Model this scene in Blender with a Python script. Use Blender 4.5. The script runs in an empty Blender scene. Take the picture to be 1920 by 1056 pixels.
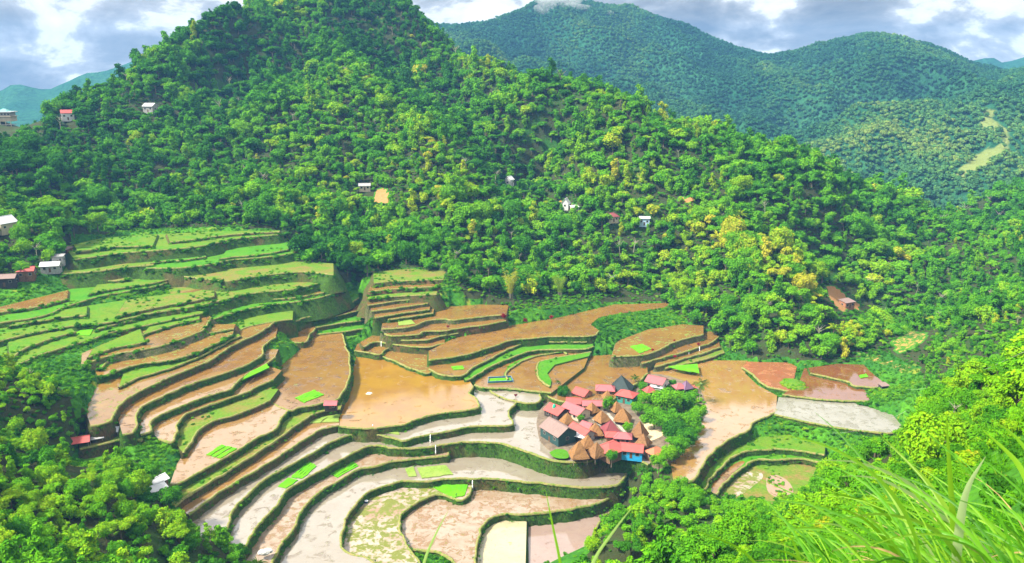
import bpy, bmesh, math, random
import numpy as np
from mathutils import Vector, noise as mnoise, geometry

R = math.radians
S = bpy.context.scene
COL = S.collection
rng = np.random.default_rng(7)
random.seed(7)

# ------------------------------------------------------------------ camera
PITCH, FPX, CZ = R(14.1), 1507.0, 122.0
cd = bpy.data.cameras.new("camera")
cam = bpy.data.objects.new("camera", cd)
COL.objects.link(cam)
cam.location = (0, 0, CZ)
cam.rotation_euler = (math.pi / 2 - PITCH, 0, 0)
cd.sensor_width = 36.0
cd.lens = 36.0 * FPX / 1920.0
cd.clip_start = 0.1
cd.clip_end = 30000
cd.dof.use_dof = True
cd.dof.focus_distance = 250
cd.dof.aperture_fstop = 11.0
S.camera = cam

# ------------------------------------------------------------------ light
SUN_EL, SUN_AZ = R(50), R(-108)          # azimuth measured from +Y clockwise: left and slightly behind the camera
S.view_settings.view_transform = 'Standard'
S.view_settings.look = 'None'
S.view_settings.gamma = 1
S.view_settings.use_curve_mapping = False
S.view_settings.exposure = 1.38
S.cycles.use_denoising = True
S.cycles.max_bounces = 6
S.cycles.diffuse_bounces = 2
S.cycles.glossy_bounces = 2
S.cycles.transmission_bounces = 3
S.cycles.transparent_max_bounces = 4
S.cycles.volume_bounces = 0

sl = bpy.data.lights.new("sun", 'SUN')
sl.energy = 5.0
sl.angle = R(6)
sl.color = (1.0, 0.94, 0.82)
sun = bpy.data.objects.new("sun", sl)
COL.objects.link(sun)
sdir = Vector((math.sin(SUN_AZ) * math.cos(SUN_EL), math.cos(SUN_AZ) * math.cos(SUN_EL), math.sin(SUN_EL)))
sun.rotation_euler = (-sdir).to_track_quat('-Z', 'Y').to_euler()


class NT:
    """small helper round a node tree"""
    def __init__(s, tree):
        s.t = tree
        tree.nodes.clear()

    def n(s, kind, ins=None, **kw):
        nd = s.t.nodes.new(kind)
        for k, v in kw.items():
            setattr(nd, k, v)
        for k, v in (ins or {}).items():
            if hasattr(v, 'is_linked') or isinstance(v, bpy.types.NodeSocket):
                s.t.links.new(v, nd.inputs[k])
            else:
                nd.inputs[k].default_value = v
        return nd

    def math(s, op, a, b=0.0, clamp=False):
        return s.n('ShaderNodeMath', {0: a, 1: b}, operation=op, use_clamp=clamp).outputs[0]

    def mix(s, f, a, b, blend='MIX'):
        nd = s.n('ShaderNodeMix', data_type='RGBA', blend_type=blend)
        for i, v in ((0, f), (6, a), (7, b)):
            if isinstance(v, bpy.types.NodeSocket):
                s.t.links.new(v, nd.inputs[i])
            else:
                nd.inputs[i].default_value = v if i == 0 else (tuple(v) + (1,))[:4]
        return nd.outputs[2]

    def noise(s, vec, scale, detail=3.0, rough=0.55, dist=0.0):
        return s.n('ShaderNodeTexNoise', {'Vector': vec, 'Scale': scale, 'Detail': detail, 'Roughness': rough, 'Distortion': dist}).outputs[0]

    def ramp(s, f, stops, interp='LINEAR'):
        nd = s.n('ShaderNodeValToRGB', {0: f})
        cr = nd.color_ramp
        cr.interpolation = interp
        while len(cr.elements) < len(stops):
            cr.elements.new(0.5)
        for e, (p, c) in zip(cr.elements, stops):
            e.position = p
            e.color = (tuple(c) + (1,))[:4] if not isinstance(c, float) else (c, c, c, 1)
        return nd.outputs[0]

    def step(s, f, a, b):
        return s.n('ShaderNodeMapRange', {0: f, 1: a, 2: b, 3: 0.0, 4: 1.0}, interpolation_type='SMOOTHSTEP').outputs[0]


# world: Nishita sky with a broken cloud deck laid on the sky by direction
W = bpy.data.worlds.new("World")
S.world = W
W.use_nodes = True
w = NT(W.node_tree)
sky = w.n('ShaderNodeTexSky', sky_type='NISHITA', sun_disc=False)
sky.sun_elevation = SUN_EL
sky.sun_rotation = SUN_AZ
sky.air_density = 1.0
sky.dust_density = 1.5
tc = w.n('ShaderNodeTexCoord').outputs['Generated']
sep = w.n('ShaderNodeSeparateXYZ', {0: tc})
den = w.math('ADD', w.math('MAXIMUM', sep.outputs[2], 0.0), 0.10)
pv = w.n('ShaderNodeCombineXYZ', {0: w.math('DIVIDE', sep.outputs[0], den), 1: w.math('DIVIDE', sep.outputs[1], den), 2: 0.3}).outputs[0]
pv2 = w.n('ShaderNodeMapping', {0: pv, 1: (3.1, 1.7, 0), 3: (0.55, 0.30, 1)}).outputs[0]
nA = w.noise(pv2, 1.35, 7, 0.58, 0.35)
nB = w.noise(pv2, 0.55, 3, 0.5, 0.2)
nC = w.noise(w.n('ShaderNodeMapping', {0: tc, 3: (1.0, 1.0, 1.9)}).outputs[0], 7.5, 9, 0.58, 0.25)
dens = w.math('ADD', w.math('MULTIPLY', nA, 0.18), w.math('ADD', w.math('MULTIPLY', nB, 0.17), w.math('MULTIPLY', nC, 0.75)))
shade = w.ramp(dens, [(0.42, (14.0, 13.7, 13.0)), (0.49, (11.5, 11.3, 10.8)), (0.515, (7.2, 7.1, 6.9)), (0.57, (4.4, 4.4, 4.3)), (0.66, (2.5, 2.5, 2.5))])
cover = w.step(dens, 0.30, 0.42)
hi = w.step(sep.outputs[2], 0.10, 0.42)
shade2 = w.mix(w.math('MULTIPLY', hi, 0.75), shade, (21.0, 21.0, 20.6))
shade2 = w.mix(1.0, shade2, (0.86, 0.86, 0.86), 'MULTIPLY')
skyc = w.mix(cover, w.mix(0.93, sky.outputs[0], (9.8, 10.1, 10.3)), shade2)
bg = w.n('ShaderNodeBackground', {0: skyc, 1: 0.045})
w.n('ShaderNodeOutputWorld', {0: bg.outputs[0]})

# ------------------------------------------------------------------ projection helpers (photo pixel -> place in the world)
FW = np.array((0, math.cos(PITCH), -math.sin(PITCH)))
UP = np.array((0, math.sin(PITCH), math.cos(PITCH)))


def ray(px, py):
    return np.array((1.0, 0, 0)) * ((px - 960) / FPX) + UP * ((528 - py) / FPX) + FW


def unz(px, py, z):
    d = ray(px, py)
    t = (z - CZ) / d[2]
    return np.array((d[0] * t, d[1] * t, z))


def und(px, py, D):
    d = ray(px, py)
    t = D / d[1]
    return np.array((d[0] * t, D, CZ + d[2] * t))


def proj(P):
    P = np.asarray(P, float) - np.array((0, 0, CZ))
    f = P @ FW
    return np.stack([960 + FPX * P[..., 0] / f, 528 - FPX * (P @ UP) / f, f], -1)


def pts(s):
    return [tuple(float(v) for v in p.split(',')) for p in s.split()]


def catmull(p, n=6):
    p = np.asarray(p, float)
    if len(p) < 3:
        return p
    q = np.vstack([2 * p[0] - p[1], p, 2 * p[-1] - p[-2]])
    out = []
    for i in range(1, len(q) - 2):
        for k in range(n):
            t = k / n
            out.append(0.5 * (2 * q[i] + (q[i + 1] - q[i - 1]) * t + (2 * q[i - 1] - 5 * q[i] + 4 * q[i + 1] - q[i + 2]) * t * t
                              + (3 * q[i] - q[i - 1] - 3 * q[i + 1] + q[i + 2]) * t ** 3))
    out.append(p[-1])
    return np.array(out)


def resample(p, step):
    seg = np.linalg.norm(np.diff(p, axis=0), axis=1)
    s = np.concatenate([[0], np.cumsum(seg)])
    n = max(2, int(s[-1] / step) + 1)
    t = np.linspace(0, s[-1], n)
    return np.stack([np.interp(t, s, p[:, k]) for k in range(p.shape[1])], 1)


def inside(poly, X, Y):
    """vectorised point in polygon"""
    poly = np.asarray(poly)
    r = np.zeros(np.shape(X), bool)
    x1, y1 = poly[-1][0], poly[-1][1]
    for q in poly:
        x2, y2 = q[0], q[1]
        c = ((y1 > Y) != (y2 > Y))
        with np.errstate(divide='ignore', invalid='ignore'):
            xi = (x2 - x1) * (Y - y1) / (y2 - y1) + x1
        r ^= c & (X < xi)
        x1, y1 = x2, y2
    return r


# ------------------------------------------------------------------ object helpers
def mesh_obj(name, verts, faces, mat=None, parent=None, smooth=False, attrs=None):
    me = bpy.data.meshes.new(name)
    me.from_pydata([tuple(map(float, v)) for v in verts], [], [tuple(map(int, f)) for f in faces])
    if mat is not None:
        for m in (mat if isinstance(mat, (list, tuple)) else [mat]):
            me.materials.append(m)
    if smooth:
        me.polygons.foreach_set('use_smooth', [True] * len(me.polygons))
    for k, a in (attrs or {}).items():
        at = me.attributes.new(k, 'FLOAT', 'FACE')
        at.data.foreach_set('value', np.asarray(a, np.float32))
    me.update()
    o = bpy.data.objects.new(name, me)
    COL.objects.link(o)
    if parent is not None:
        o.parent = parent
    return o


def tag(o, label=None, cat=None, group=None, kind=None):
    if label:
        o['label'] = label
    if cat:
        o['category'] = cat
    if group:
        o['group'] = group
    if kind:
        o['kind'] = kind
    return o


def empty(name, loc=(0, 0, 0), rz=0.0):
    o = bpy.data.objects.new(name, None)
    COL.objects.link(o)
    o.location = tuple(map(float, loc))
    o.rotation_euler = (0, 0, rz)
    o.empty_display_size = 0.5
    return o


class MB:
    """collects boxes, bars and faces into one mesh"""
    def __init__(s):
        s.v, s.f = [], []

    def add(s, vs, fs):
        b = len(s.v)
        s.v += [tuple(p) for p in vs]
        s.f += [tuple(b + i for i in f) for f in fs]

    def box(s, x0, x1, y0, y1, z0, z1):
        s.add([(x0, y0, z0), (x1, y0, z0), (x1, y1, z0), (x0, y1, z0), (x0, y0, z1), (x1, y0, z1), (x1, y1, z1), (x0, y1, z1)],
              [(3, 2, 1, 0), (4, 5, 6, 7), (0, 1, 5, 4), (1, 2, 6, 5), (2, 3, 7, 6), (3, 0, 4, 7)])

    def bar(s, a, b, r0, r1=None, n=6):
        a, b = Vector(a), Vector(b)
        r1 = r0 if r1 is None else r1
        d = (b - a).normalized()
        u = d.orthogonal().normalized()
        v = d.cross(u)
        vs = [a + (u * math.cos(t) + v * math.sin(t)) * r0 for t in [2 * math.pi * k / n for k in range(n)]]
        vs += [b + (u * math.cos(t) + v * math.sin(t)) * r1 for t in [2 * math.pi * k / n for k in range(n)]]
        s.add(vs, [(k, (k + 1) % n, n + (k + 1) % n, n + k) for k in range(n)] + [tuple(range(n))[::-1], tuple(range(n, 2 * n))])

    def path(s, P, radii, n=5):
        for i in range(len(P) - 1):
            s.bar(P[i], P[i + 1], radii[i], radii[i + 1], n)

    def obj(s, name, mat, parent=None, smooth=False):
        return mesh_obj(name, s.v, s.f, mat, parent, smooth)


# ------------------------------------------------------------------ materials
def material(name):
    m = bpy.data.materials.new(name)
    m.use_nodes = True
    return m, NT(m.node_tree)


def out(nt, shader):
    nt.n('ShaderNodeOutputMaterial', {0: shader})


def plain(name, c, rough=0.7, var=0.25, scale=1.5, spec=0.3, metal=0.0, c2=None, bump=0.0):
    m, t = material(name)
    co = t.n('ShaderNodeTexCoord').outputs['Object']
    nz = t.noise(co, scale, 4, 0.6)
    c = tuple(x * 0.8 for x in c)
    c2 = c2 or tuple(x * (1 - var) for x in c)
    col = t.mix(t.step(nz, 0.35, 0.68), c, c2)
    b = t.n('ShaderNodeBsdfPrincipled', {'Base Color': col, 'Roughness': rough, 'Specular IOR Level': spec, 'Metallic': metal})
    if bump:
        t.t.links.new(t.n('ShaderNodeBump', {'Height': t.noise(co, scale * 6, 3), 'Strength': bump, 'Distance': 0.1}).outputs[0], b.inputs['Normal'])
    out(t, b.outputs[0])
    return m


def leaf_mat(name, stops, trans=0.3, gloss=0.0, vary=0.22):
    """foliage: tone per plant (attribute on the plant or its instance), tint per leaf"""
    m, t = material(name)
    tone = t.n('ShaderNodeAttribute', attribute_type='INSTANCER', attribute_name='tone').outputs['Fac']
    tint = t.n('ShaderNodeAttribute', attribute_type='GEOMETRY', attribute_name='tint').outputs['Fac']
    col = t.ramp(t.math('ADD', tone, t.math('MULTIPLY', t.math('SUBTRACT', tint, 0.5), vary)), stops)
    d = t.n('ShaderNodeBsdfDiffuse', {0: col})
    tr = t.n('ShaderNodeBsdfTranslucent', {0: col})
    sh = t.n('ShaderNodeMixShader', {0: trans, 1: d.outputs[0], 2: tr.outputs[0]})
    if gloss:
        g = t.n('ShaderNodeBsdfGlossy', {0: (0.9, 0.95, 0.8, 1), 1: 0.45})
        sh = t.n('ShaderNodeMixShader', {0: gloss, 1: sh.outputs[0], 2: g.outputs[0]})
    out(t, sh.outputs[0])
    return m


TREE_STOPS = [(0.0, (0.018, 0.080, 0.010)), (0.22, (0.034, 0.150, 0.010)), (0.45, (0.075, 0.260, 0.008)), (0.68, (0.145, 0.340, 0.008)),
              (0.86, (0.25, 0.38, 0.010)), (1.0, (0.42, 0.38, 0.03))]
M_LEAF = leaf_mat("tree_leaves", TREE_STOPS, 0.2)
M_BUSH = leaf_mat("bush_leaves", [(0.0, (0.020, 0.085, 0.008)), (0.3, (0.050, 0.190, 0.008)), (0.6, (0.115, 0.310, 0.008)), (0.85, (0.23, 0.36, 0.010)), (1.0, (0.38, 0.32, 0.02))], 0.3)
M_FARLEAF = leaf_mat("mountain_leaves", [(0.0, (0.016, 0.070, 0.036)), (0.4, (0.032, 0.120, 0.048)), (0.75, (0.075, 0.19, 0.045)), (1.0, (0.20, 0.27, 0.05))], 0.2)  # bluer than the near leaves: distance haze painted into the foliage
M_GRASS = leaf_mat("grass_blades", [(0.0, (0.020, 0.085, 0.008)), (0.35, (0.050, 0.200, 0.006)), (0.7, (0.13, 0.33, 0.006)), (1.0, (0.34, 0.32, 0.04))], 0.35)
M_BLADE = leaf_mat("long_blades", [(0.0, (0.03, 0.14, 0.005)), (0.4, (0.085, 0.29, 0.005)), (0.75, (0.23, 0.42, 0.015)), (1.0, (0.45, 0.53, 0.25))], 0.4, 0.06, 0.9)
M_PALM = leaf_mat("palm_leaves", [(0.0, (0.02, 0.07, 0.008)), (1.0, (0.11, 0.22, 0.015))], 0.2, 0.04)
M_TI = leaf_mat("red_leaves", [(0.0, (0.16, 0.008, 0.012)), (1.0, (0.34, 0.02, 0.03))], 0.2)
M_BARK = plain("bark", (0.19, 0.15, 0.10), 0.9, 0.5, 2.0)
M_PALEBARK = plain("pale_bark", (0.42, 0.38, 0.29), 0.9, 0.4, 2.0)


def ground_mat():
    m, t = material("hill_ground")
    co = t.n('ShaderNodeTexCoord').outputs['Object']
    n1 = t.noise(co, 0.045, 5, 0.6)
    n2 = t.noise(co, 0.6, 4, 0.65)
    n3 = t.noise(co, 0.12, 4, 0.6)
    g = t.mix(t.step(n1, 0.35, 0.65), (0.022, 0.115, 0.010), (0.070, 0.235, 0.007))
    g = t.mix(t.step(n2, 0.35, 0.7), t.mix(0.5, g, (0.008, 0.040, 0.008)), g)
    g = t.mix(t.math('MULTIPLY', t.step(n3, 0.60, 0.72), 0.8), g, (0.20, 0.22, 0.02))
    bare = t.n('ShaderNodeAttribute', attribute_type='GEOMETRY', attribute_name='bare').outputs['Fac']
    g = t.mix(t.math('MULTIPLY', t.math('LESS_THAN', bare, -0.5), t.step(n1, 0.25, 0.5)), g, t.mix(n2, (0.018, 0.040, 0.010), (0.045, 0.040, 0.018)))  # dark litter colour under forest, also painting in the shade between crowns
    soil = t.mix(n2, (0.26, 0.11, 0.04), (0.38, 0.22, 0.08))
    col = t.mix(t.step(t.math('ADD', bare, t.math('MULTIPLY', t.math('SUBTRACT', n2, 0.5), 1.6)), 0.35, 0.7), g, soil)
    b = t.n('ShaderNodeBsdfPrincipled', {'Base Color': col, 'Roughness': 0.95, 'Specular IOR Level': 0.1})
    t.t.links.new(t.n('ShaderNodeBump', {'Height': n2, 'Strength': 0.9, 'Distance': 0.8}).outputs[0], b.inputs['Normal'])
    out(t, b.outputs[0])
    return m


def mountain_mat():
    m, t = material("mountain_ground")
    co = t.n('ShaderNodeTexCoord').outputs['Object']
    n1 = t.noise(co, 0.006, 5, 0.6)
    n2 = t.noise(co, 0.08, 4, 0.6)
    g = t.mix(t.step(n1, 0.35, 0.65), (0.016, 0.080, 0.036), (0.030, 0.108, 0.042))  # bluish greens carry painted distance haze, matching the mountain leaves
    g = t.mix(t.step(n2, 0.35, 0.65), t.mix(0.6, g, (0.005, 0.03, 0.015)), g)
    bare = t.n('ShaderNodeAttribute', attribute_type='GEOMETRY', attribute_name='bare').outputs['Fac']
    col = t.mix(t.math('MULTIPLY', t.step(t.math('ADD', bare, t.math('SUBTRACT', n2, 0.5)), 0.3, 0.9), 0.85), g, (0.17, 0.20, 0.055))
    b = t.n('ShaderNodeBsdfPrincipled', {'Base Color': col, 'Roughness': 1.0, 'Specular IOR Level': 0.0})
    t.t.links.new(t.n('ShaderNodeBump', {'Height': n2, 'Strength': 1.0, 'Distance': 8.0}).outputs[0], b.inputs['Normal'])
    out(t, b.outputs[0])
    return m


def paddy_mat(name, c1, c2, c3=None, mud=0.45, ior=1.45, rough=0.05, weed=0.0, wcol=(0.16, 0.22, 0.02), rows=0.0, scale=0.10):
    """flooded field: turbid water over mud, with mud banks, weed and stubble breaking the surface"""
    m, t = material(name)
    co = t.n('ShaderNodeTexCoord').outputs['Object']
    n1 = t.noise(co, scale, 4, 0.6, 0.4)
    n2 = t.noise(co, scale * 6, 5, 0.65)
    n3 = t.noise(co, scale * 2.3, 5, 0.7, 0.6)
    col = t.mix(t.step(n1, 0.35, 0.66), c1, c2)
    col = t.mix(t.math('MULTIPLY', n2, 0.35), col, tuple(x * 0.6 for x in c2))
    ru = rough
    wet = t.step(n3, mud, mud + 0.10)              # 1 where mud stands out of the water
    if c3:
        col = t.mix(wet, col, c3)
    ru = t.math('ADD', rough, t.math('MULTIPLY', wet, 0.18))
    st = t.noise(t.n('ShaderNodeMapping', {0: co, 2: (0, 0, 0.6), 3: (0.35, 1.0, 1.0)}).outputs[0], scale * 14, 5, 0.7)
    clod = t.math('MULTIPLY', t.step(st, 0.55, 0.68), t.math('ADD', 0.25, t.math('MULTIPLY', wet, 0.45)))
    col = t.mix(clod, col, tuple(x * 0.42 for x in c2))
    if weed:
        wn = t.step(t.math('ADD', t.math('MULTIPLY', n3, 0.5), t.math('MULTIPLY', n2, 0.5)), 0.62 - weed * 0.25, 0.68 - weed * 0.25)
        col = t.mix(wn, col, t.mix(n2, wcol, tuple(x * 0.55 for x in wcol)))
        ru = t.math('ADD', ru, t.math('MULTIPLY', wn, 0.5))
    if rows:
        v = t.n('ShaderNodeTexVoronoi', {'Vector': co, 'Scale': rows, 'Randomness': 0.55}).outputs['Distance']
        dots = t.math('MULTIPLY', t.math('LESS_THAN', v, 0.17), t.step(n1, 0.38, 0.5))
        col = t.mix(dots, col, (0.08, 0.12, 0.02))
    b = t.n('ShaderNodeBsdfPrincipled', {'Base Color': col, 'Roughness': ru, 'IOR': ior, 'Specular IOR Level': 0.5})
    rip = t.noise(co, 2.2, 2, 0.5)
    h = t.math('ADD', t.math('MULTIPLY', rip, 0.012), t.math('MULTIPLY', t.math('MULTIPLY', n2, wet), 0.25))
    t.t.links.new(t.n('ShaderNodeBump', {'Height': h, 'Strength': 0.5, 'Distance': 1.0}).outputs[0], b.inputs['Normal'])
    out(t, b.outputs[0])
    return m


def field_mat(name, c1, c2, c3, patch=0.55):
    m, t = material(name)
    co = t.n('ShaderNodeTexCoord').outputs['Object']
    n1 = t.noise(co, 0.12, 4, 0.6, 0.3)
    n2 = t.noise(co, 1.1, 4, 0.7)
    col = t.mix(t.step(n1, 0.35, 0.65), c1, c2)
    col = t.mix(t.step(t.math('ADD', t.math('MULTIPLY', n1, 0.5), t.math('MULTIPLY', n2, 0.5)), patch, patch + 0.1), col, c3)
    col = t.mix(t.step(n2, 0.3, 0.75), t.mix(0.45, col, tuple(x * 0.3 for x in c1)), col)
    b = t.n('ShaderNodeBsdfPrincipled', {'Base Color': col, 'Roughness': 0.9, 'Specular IOR Level': 0.1})
    t.t.links.new(t.n('ShaderNodeBump', {'Height': n2, 'Strength': 0.8, 'Distance': 0.25}).outputs[0], b.inputs['Normal'])
    out(t, b.outputs[0])
    return m


def wall_mat(name, ca, cb, cc):
    m, t = material(name)
    co = t.n('ShaderNodeTexCoord').outputs['Object']
    n1 = t.noise(co, 0.9, 5, 0.7)
    n2 = t.noise(t.n('ShaderNodeMapping', {0: co, 3: (1, 1, 0.35)}).outputs[0], 2.6, 4, 0.7)
    n3 = t.noise(co, 0.09, 3, 0.6)
    col = t.mix(t.step(n1, 0.36, 0.64), ca, cb)
    col = t.mix(t.math('MULTIPLY', t.step(n3, 0.5, 0.66), 0.75), col, cc)
    col = t.mix(t.step(n2, 0.32, 0.62), t.mix(0.7, col, (0.02, 0.022, 0.012)), col)
    b = t.n('ShaderNodeBsdfPrincipled', {'Base Color': col, 'Roughness': 0.95, 'Specular IOR Level': 0.1})
    t.t.links.new(t.n('ShaderNodeBump', {'Height': n2, 'Strength': 1.0, 'Distance': 0.4}).outputs[0], b.inputs['Normal'])
    out(t, b.outputs[0])
    return m


ORANGE, CREAM = (0.47, 0.235, 0.045), (0.56, 0.43, 0.30)
PM = {
    'gold': paddy_mat("golden_water", (0.27, 0.145, 0.014), (0.22, 0.11, 0.016), (0.18, 0.085, 0.02), 0.60, 1.85, 0.04),
    'orange': paddy_mat("orange_mud", (0.215, 0.118, 0.026), (0.17, 0.085, 0.024), (0.11, 0.052, 0.02), 0.54, 1.75, 0.07, 0.12, (0.16, 0.18, 0.02)),
    'orangeg': paddy_mat("orange_mud_with_weed", (0.21, 0.12, 0.026), (0.17, 0.09, 0.026), (0.13, 0.07, 0.024), 0.56, 1.5, 0.10, 0.34, (0.16, 0.22, 0.015)),
    'red': paddy_mat("red_brown_mud", (0.24, 0.085, 0.035), (0.20, 0.08, 0.035), (0.26, 0.10, 0.04), 0.5, 1.4, 0.12, 0.1),
    'cream': paddy_mat("pale_water", (0.235, 0.205, 0.158), (0.21, 0.175, 0.128), (0.15, 0.115, 0.08), 0.56, 2.2, 0.05, 0.12, (0.17, 0.17, 0.05)),
    'creamo': paddy_mat("pale_and_orange_water", (0.235, 0.14, 0.05), (0.22, 0.118, 0.034), (0.17, 0.09, 0.03), 0.54, 2.3, 0.05, 0.12, (0.17, 0.18, 0.03)),
    'lake': paddy_mat("lake_water", (0.27, 0.155, 0.05), (0.25, 0.13, 0.035), (0.18, 0.09, 0.03), 0.57, 2.6, 0.04, 0.06, (0.2, 0.15, 0.06)),
    'white': paddy_mat("milky_water", (0.225, 0.215, 0.17), (0.19, 0.18, 0.135), (0.16, 0.15, 0.11), 0.52, 1.6, 0.10),
    'pink': paddy_mat("pinkish_water", (0.25, 0.185, 0.15), (0.23, 0.16, 0.13), (0.20, 0.11, 0.085), 0.6, 1.8, 0.05),
    'mudpale': paddy_mat("churned_pale_mud", (0.28, 0.225, 0.165), (0.235, 0.16, 0.10), (0.20, 0.11, 0.055), 0.50, 1.6, 0.12, 0.28, (0.20, 0.15, 0.04), 0.0, 0.16),
    'mudgreen': paddy_mat("weedy_mud", (0.34, 0.29, 0.24), (0.24, 0.15, 0.09), (0.22, 0.115, 0.06), 0.55, 1.5, 0.12, 0.62, (0.15, 0.17, 0.015), 0.0, 0.10),
    'dots': paddy_mat("planted_water", (0.38, 0.34, 0.20), (0.33, 0.28, 0.17), None, 0.9, 1.55, 0.08, 0.14, (0.16, 0.21, 0.03), 1.1),
    'brown': paddy_mat("brown_water", (0.17, 0.065, 0.02), (0.14, 0.055, 0.022), (0.18, 0.08, 0.03), 0.6, 2.0, 0.05, 0.08, (0.14, 0.13, 0.03)),
    'grass': field_mat("grass_field", (0.045, 0.19, 0.006), (0.085, 0.23, 0.008), (0.03, 0.11, 0.01), 0.53),
    'yellow': field_mat("yellow_green_field", (0.065, 0.19, 0.008), (0.14, 0.20, 0.015), (0.04, 0.13, 0.01), 0.53),
    'mixed': field_mat("muddy_grass_field", (0.09, 0.19, 0.012), (0.17, 0.17, 0.03), (0.20, 0.12, 0.05), 0.53),
    'lime': field_mat("rice_seedling_field", (0.08, 0.32, 0.004), (0.11, 0.35, 0.004), (0.07, 0.28, 0.004), 0.7),
    'earth': plain("village_earth", (0.20, 0.15, 0.10), 0.9, 0.45, 0.5),
}
WM = {
    'g': wall_mat("grassy_wall", (0.030, 0.075, 0.008), (0.055, 0.135, 0.010), (0.11, 0.075, 0.028)),
    's': wall_mat("stone_wall", (0.15, 0.14, 0.07), (0.09, 0.12, 0.03), (0.22, 0.17, 0.11)),
    'b': wall_mat("brown_wall", (0.10, 0.07, 0.03), (0.06, 0.10, 0.012), (0.16, 0.075, 0.035)),
}
M_BUND = plain("bund_path", (0.27, 0.23, 0.09), 0.95, 0.5, 1.2, 0.1, c2=(0.10, 0.16, 0.02))

# ------------------------------------------------------------------ rice terraces: (z, front edge, back edge, surface, wall kind, what it looks like)
T = []


def ter(z, lip, back, mat, wall, desc):
    T.append((z, pts(lip), pts(back), mat, wall, desc))


ter(-18.5, "990,1090 1040,1092 1085,1090 1112,1000 1150,955", "1140,948 1103,940 990,950", 'pink', 'g', "pinkish pond at the bottom edge beside the thicket")
ter(-16.7, "885,1092 985,1092", "988,955 950,950 915,960 893,985 885,1040", 'dots', 'g', "planted pale field dotted with rice, at the bottom edge")
ter(-14.5, "770,1030 797,1032 820,1034 840,1042 853,1056 866,1082 884,1080 891,1045 895,1015 903,990 917,973 947,963 970,965 1003,963 1053,957 1103,947 1137,937 1160,915",
    "1172,900 1087,895 953,885 870,895 790,920 745,970 748,1010", 'mudpale', 'g', "churned cream field in front of the green triangle")
ter(-12.8, "800,1090 785,1052 763,1023 753,1000 749,977 753,963 773,947 807,930 827,927 847,933 867,938 880,927 888,901",
    "890,885 800,885 700,905 648,945 632,1000 636,1050 700,1072 720,1092", 'mudgreen', 'g', "weedy mud field holding the bright green triangle")
ter(-10.5, "735,1092 700,1055 655,1038 641,1028 641,1000 645,985 653,963 673,940 693,922 727,910 753,902 803,902 837,898 887,897 953,900 1020,907 1087,912 1150,910 1168,898 1180,880",
    "1197,856 1060,842 968,818 835,818 700,843 600,898 545,955 515,1015 495,1092", 'cream', 'g', "long pale field sweeping below the village")
ter(-8.0, "500,1080 527,1022 550,995 560,967 575,945 600,922 637,900 672,880 700,875 737,865 780,860 808,857 838,855 841,846",
    "842,820 737,822 650,834 580,872 520,910 492,955 462,1000 440,1070", 'mudpale', 'g', "narrow field with the six striped seedling beds")
ter(-5.0, "448,1045 480,990 517,950 537,920 587,890 625,870 657,852 690,837 712,835 737,840 780,840 835,833 859,829 902,829 935,831 968,840 1012,855 1037,863 1069,867 1095,866 1112,862 1127,858 1160,857 1195,862 1218,872",
    "1265,830 1200,780 1100,770 1040,745 1000,728 940,735 900,775 780,800 690,795 600,832 500,880 430,940 395,1005", 'cream', 'g', "pale field wrapping the village's near side")
ter(-2.5, "398,1025 425,990 435,962 455,937 490,905 525,882 575,855 625,827 662,815 700,814 737,821 757,826 793,817 837,809 881,800 913,798 957,798 959,789 953,772 968,754 974,748",
    "962,725 930,718 900,718 880,745 800,765 700,785 640,780 560,818 450,888 375,928 335,965 350,1015", 'cream', 'g', "pale field just below the big golden one")
ter(-2.0, "912,728 935,742 965,752 1000,756 1014,750 1010,736", "1006,722 940,718", 'cream', 'g', "small pale pond beside the village's left end")
ter(0.0, "638,800 660,802 700,803 740,798 760,794 800,780 845,772 890,767 897,755 890,745 880,738 888,724",
    "880,713 830,701 770,688 720,668 690,654 670,658 652,740 638,775", 'gold', 'g', "largest golden flooded field in the middle")
ter(0.0, "352,966 386,941 440,905 500,870 560,831 600,806 637,797", "637,770 600,760 520,808 440,853 350,918 330,945", 'creamo', 'b', "thin pale strip below the red-roofed hut")
ter(2.2, "325,952 345,934 400,900 462,862 525,820 570,787 600,772 620,768 640,766", "645,748 560,748 510,788 440,832 360,882 320,930", 'mixed', 'b', "grassy strip under the red-roofed hut")
ter(4.4, "318,908 335,907 385,878 440,848 475,825 512,807 525,790 532,777 543,769", "500,744 470,752 400,780 360,822 332,870", 'creamo', 'g', "pale field with the three-striped seedling bed")
ter(4.42, "500,753 545,770 562,764 600,757 630,750 642,735 652,715 657,690 654,665 647,645 642,627", "640,612 590,612 583,635 558,660 528,685 520,712 500,742", 'orange', 'g', "orange flooded field beside the largest golden one")
ter(6.2, "345,850 372,808 400,790 440,778 480,763 507,750", "522,730 480,718 400,748 345,785 328,830", 'mixed', 'b', "ragged brown and green bank above the pale field")
ter(8.2, "298,824 325,828 333,795 350,776 400,757 450,740 485,724 512,712", "528,695 500,684 430,718 350,743 288,775 276,802", 'creamo', 'g', "strip of white water speckled with stubble")
ter(10.4, "260,815 280,808 285,787 320,770 355,755 392,742 430,730 442,720 467,700 492,687 516,670", "522,655 490,655 400,693 300,738 258,765", 'creamo', 'g', "curved strip running from white to orange water")
ter(12.8, "230,815 252,808 257,777 267,762 290,750 330,732 367,717 405,705 442,692 467,682 492,665 493,650 517,632", "522,608 500,606 440,633 360,678 260,728 215,765", 'orange', 'g', "longest orange strip of the left-hand steps")
ter(15.2, "172,798 205,790 222,762 255,737 287,722 320,707 367,687 392,677 417,660 442,645 480,627 500,615 517,603", "507,592 440,622 390,638 320,663 235,678 185,716 160,770", 'orangeg', 'b', "orange and green strip fourth from the bottom")
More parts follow.
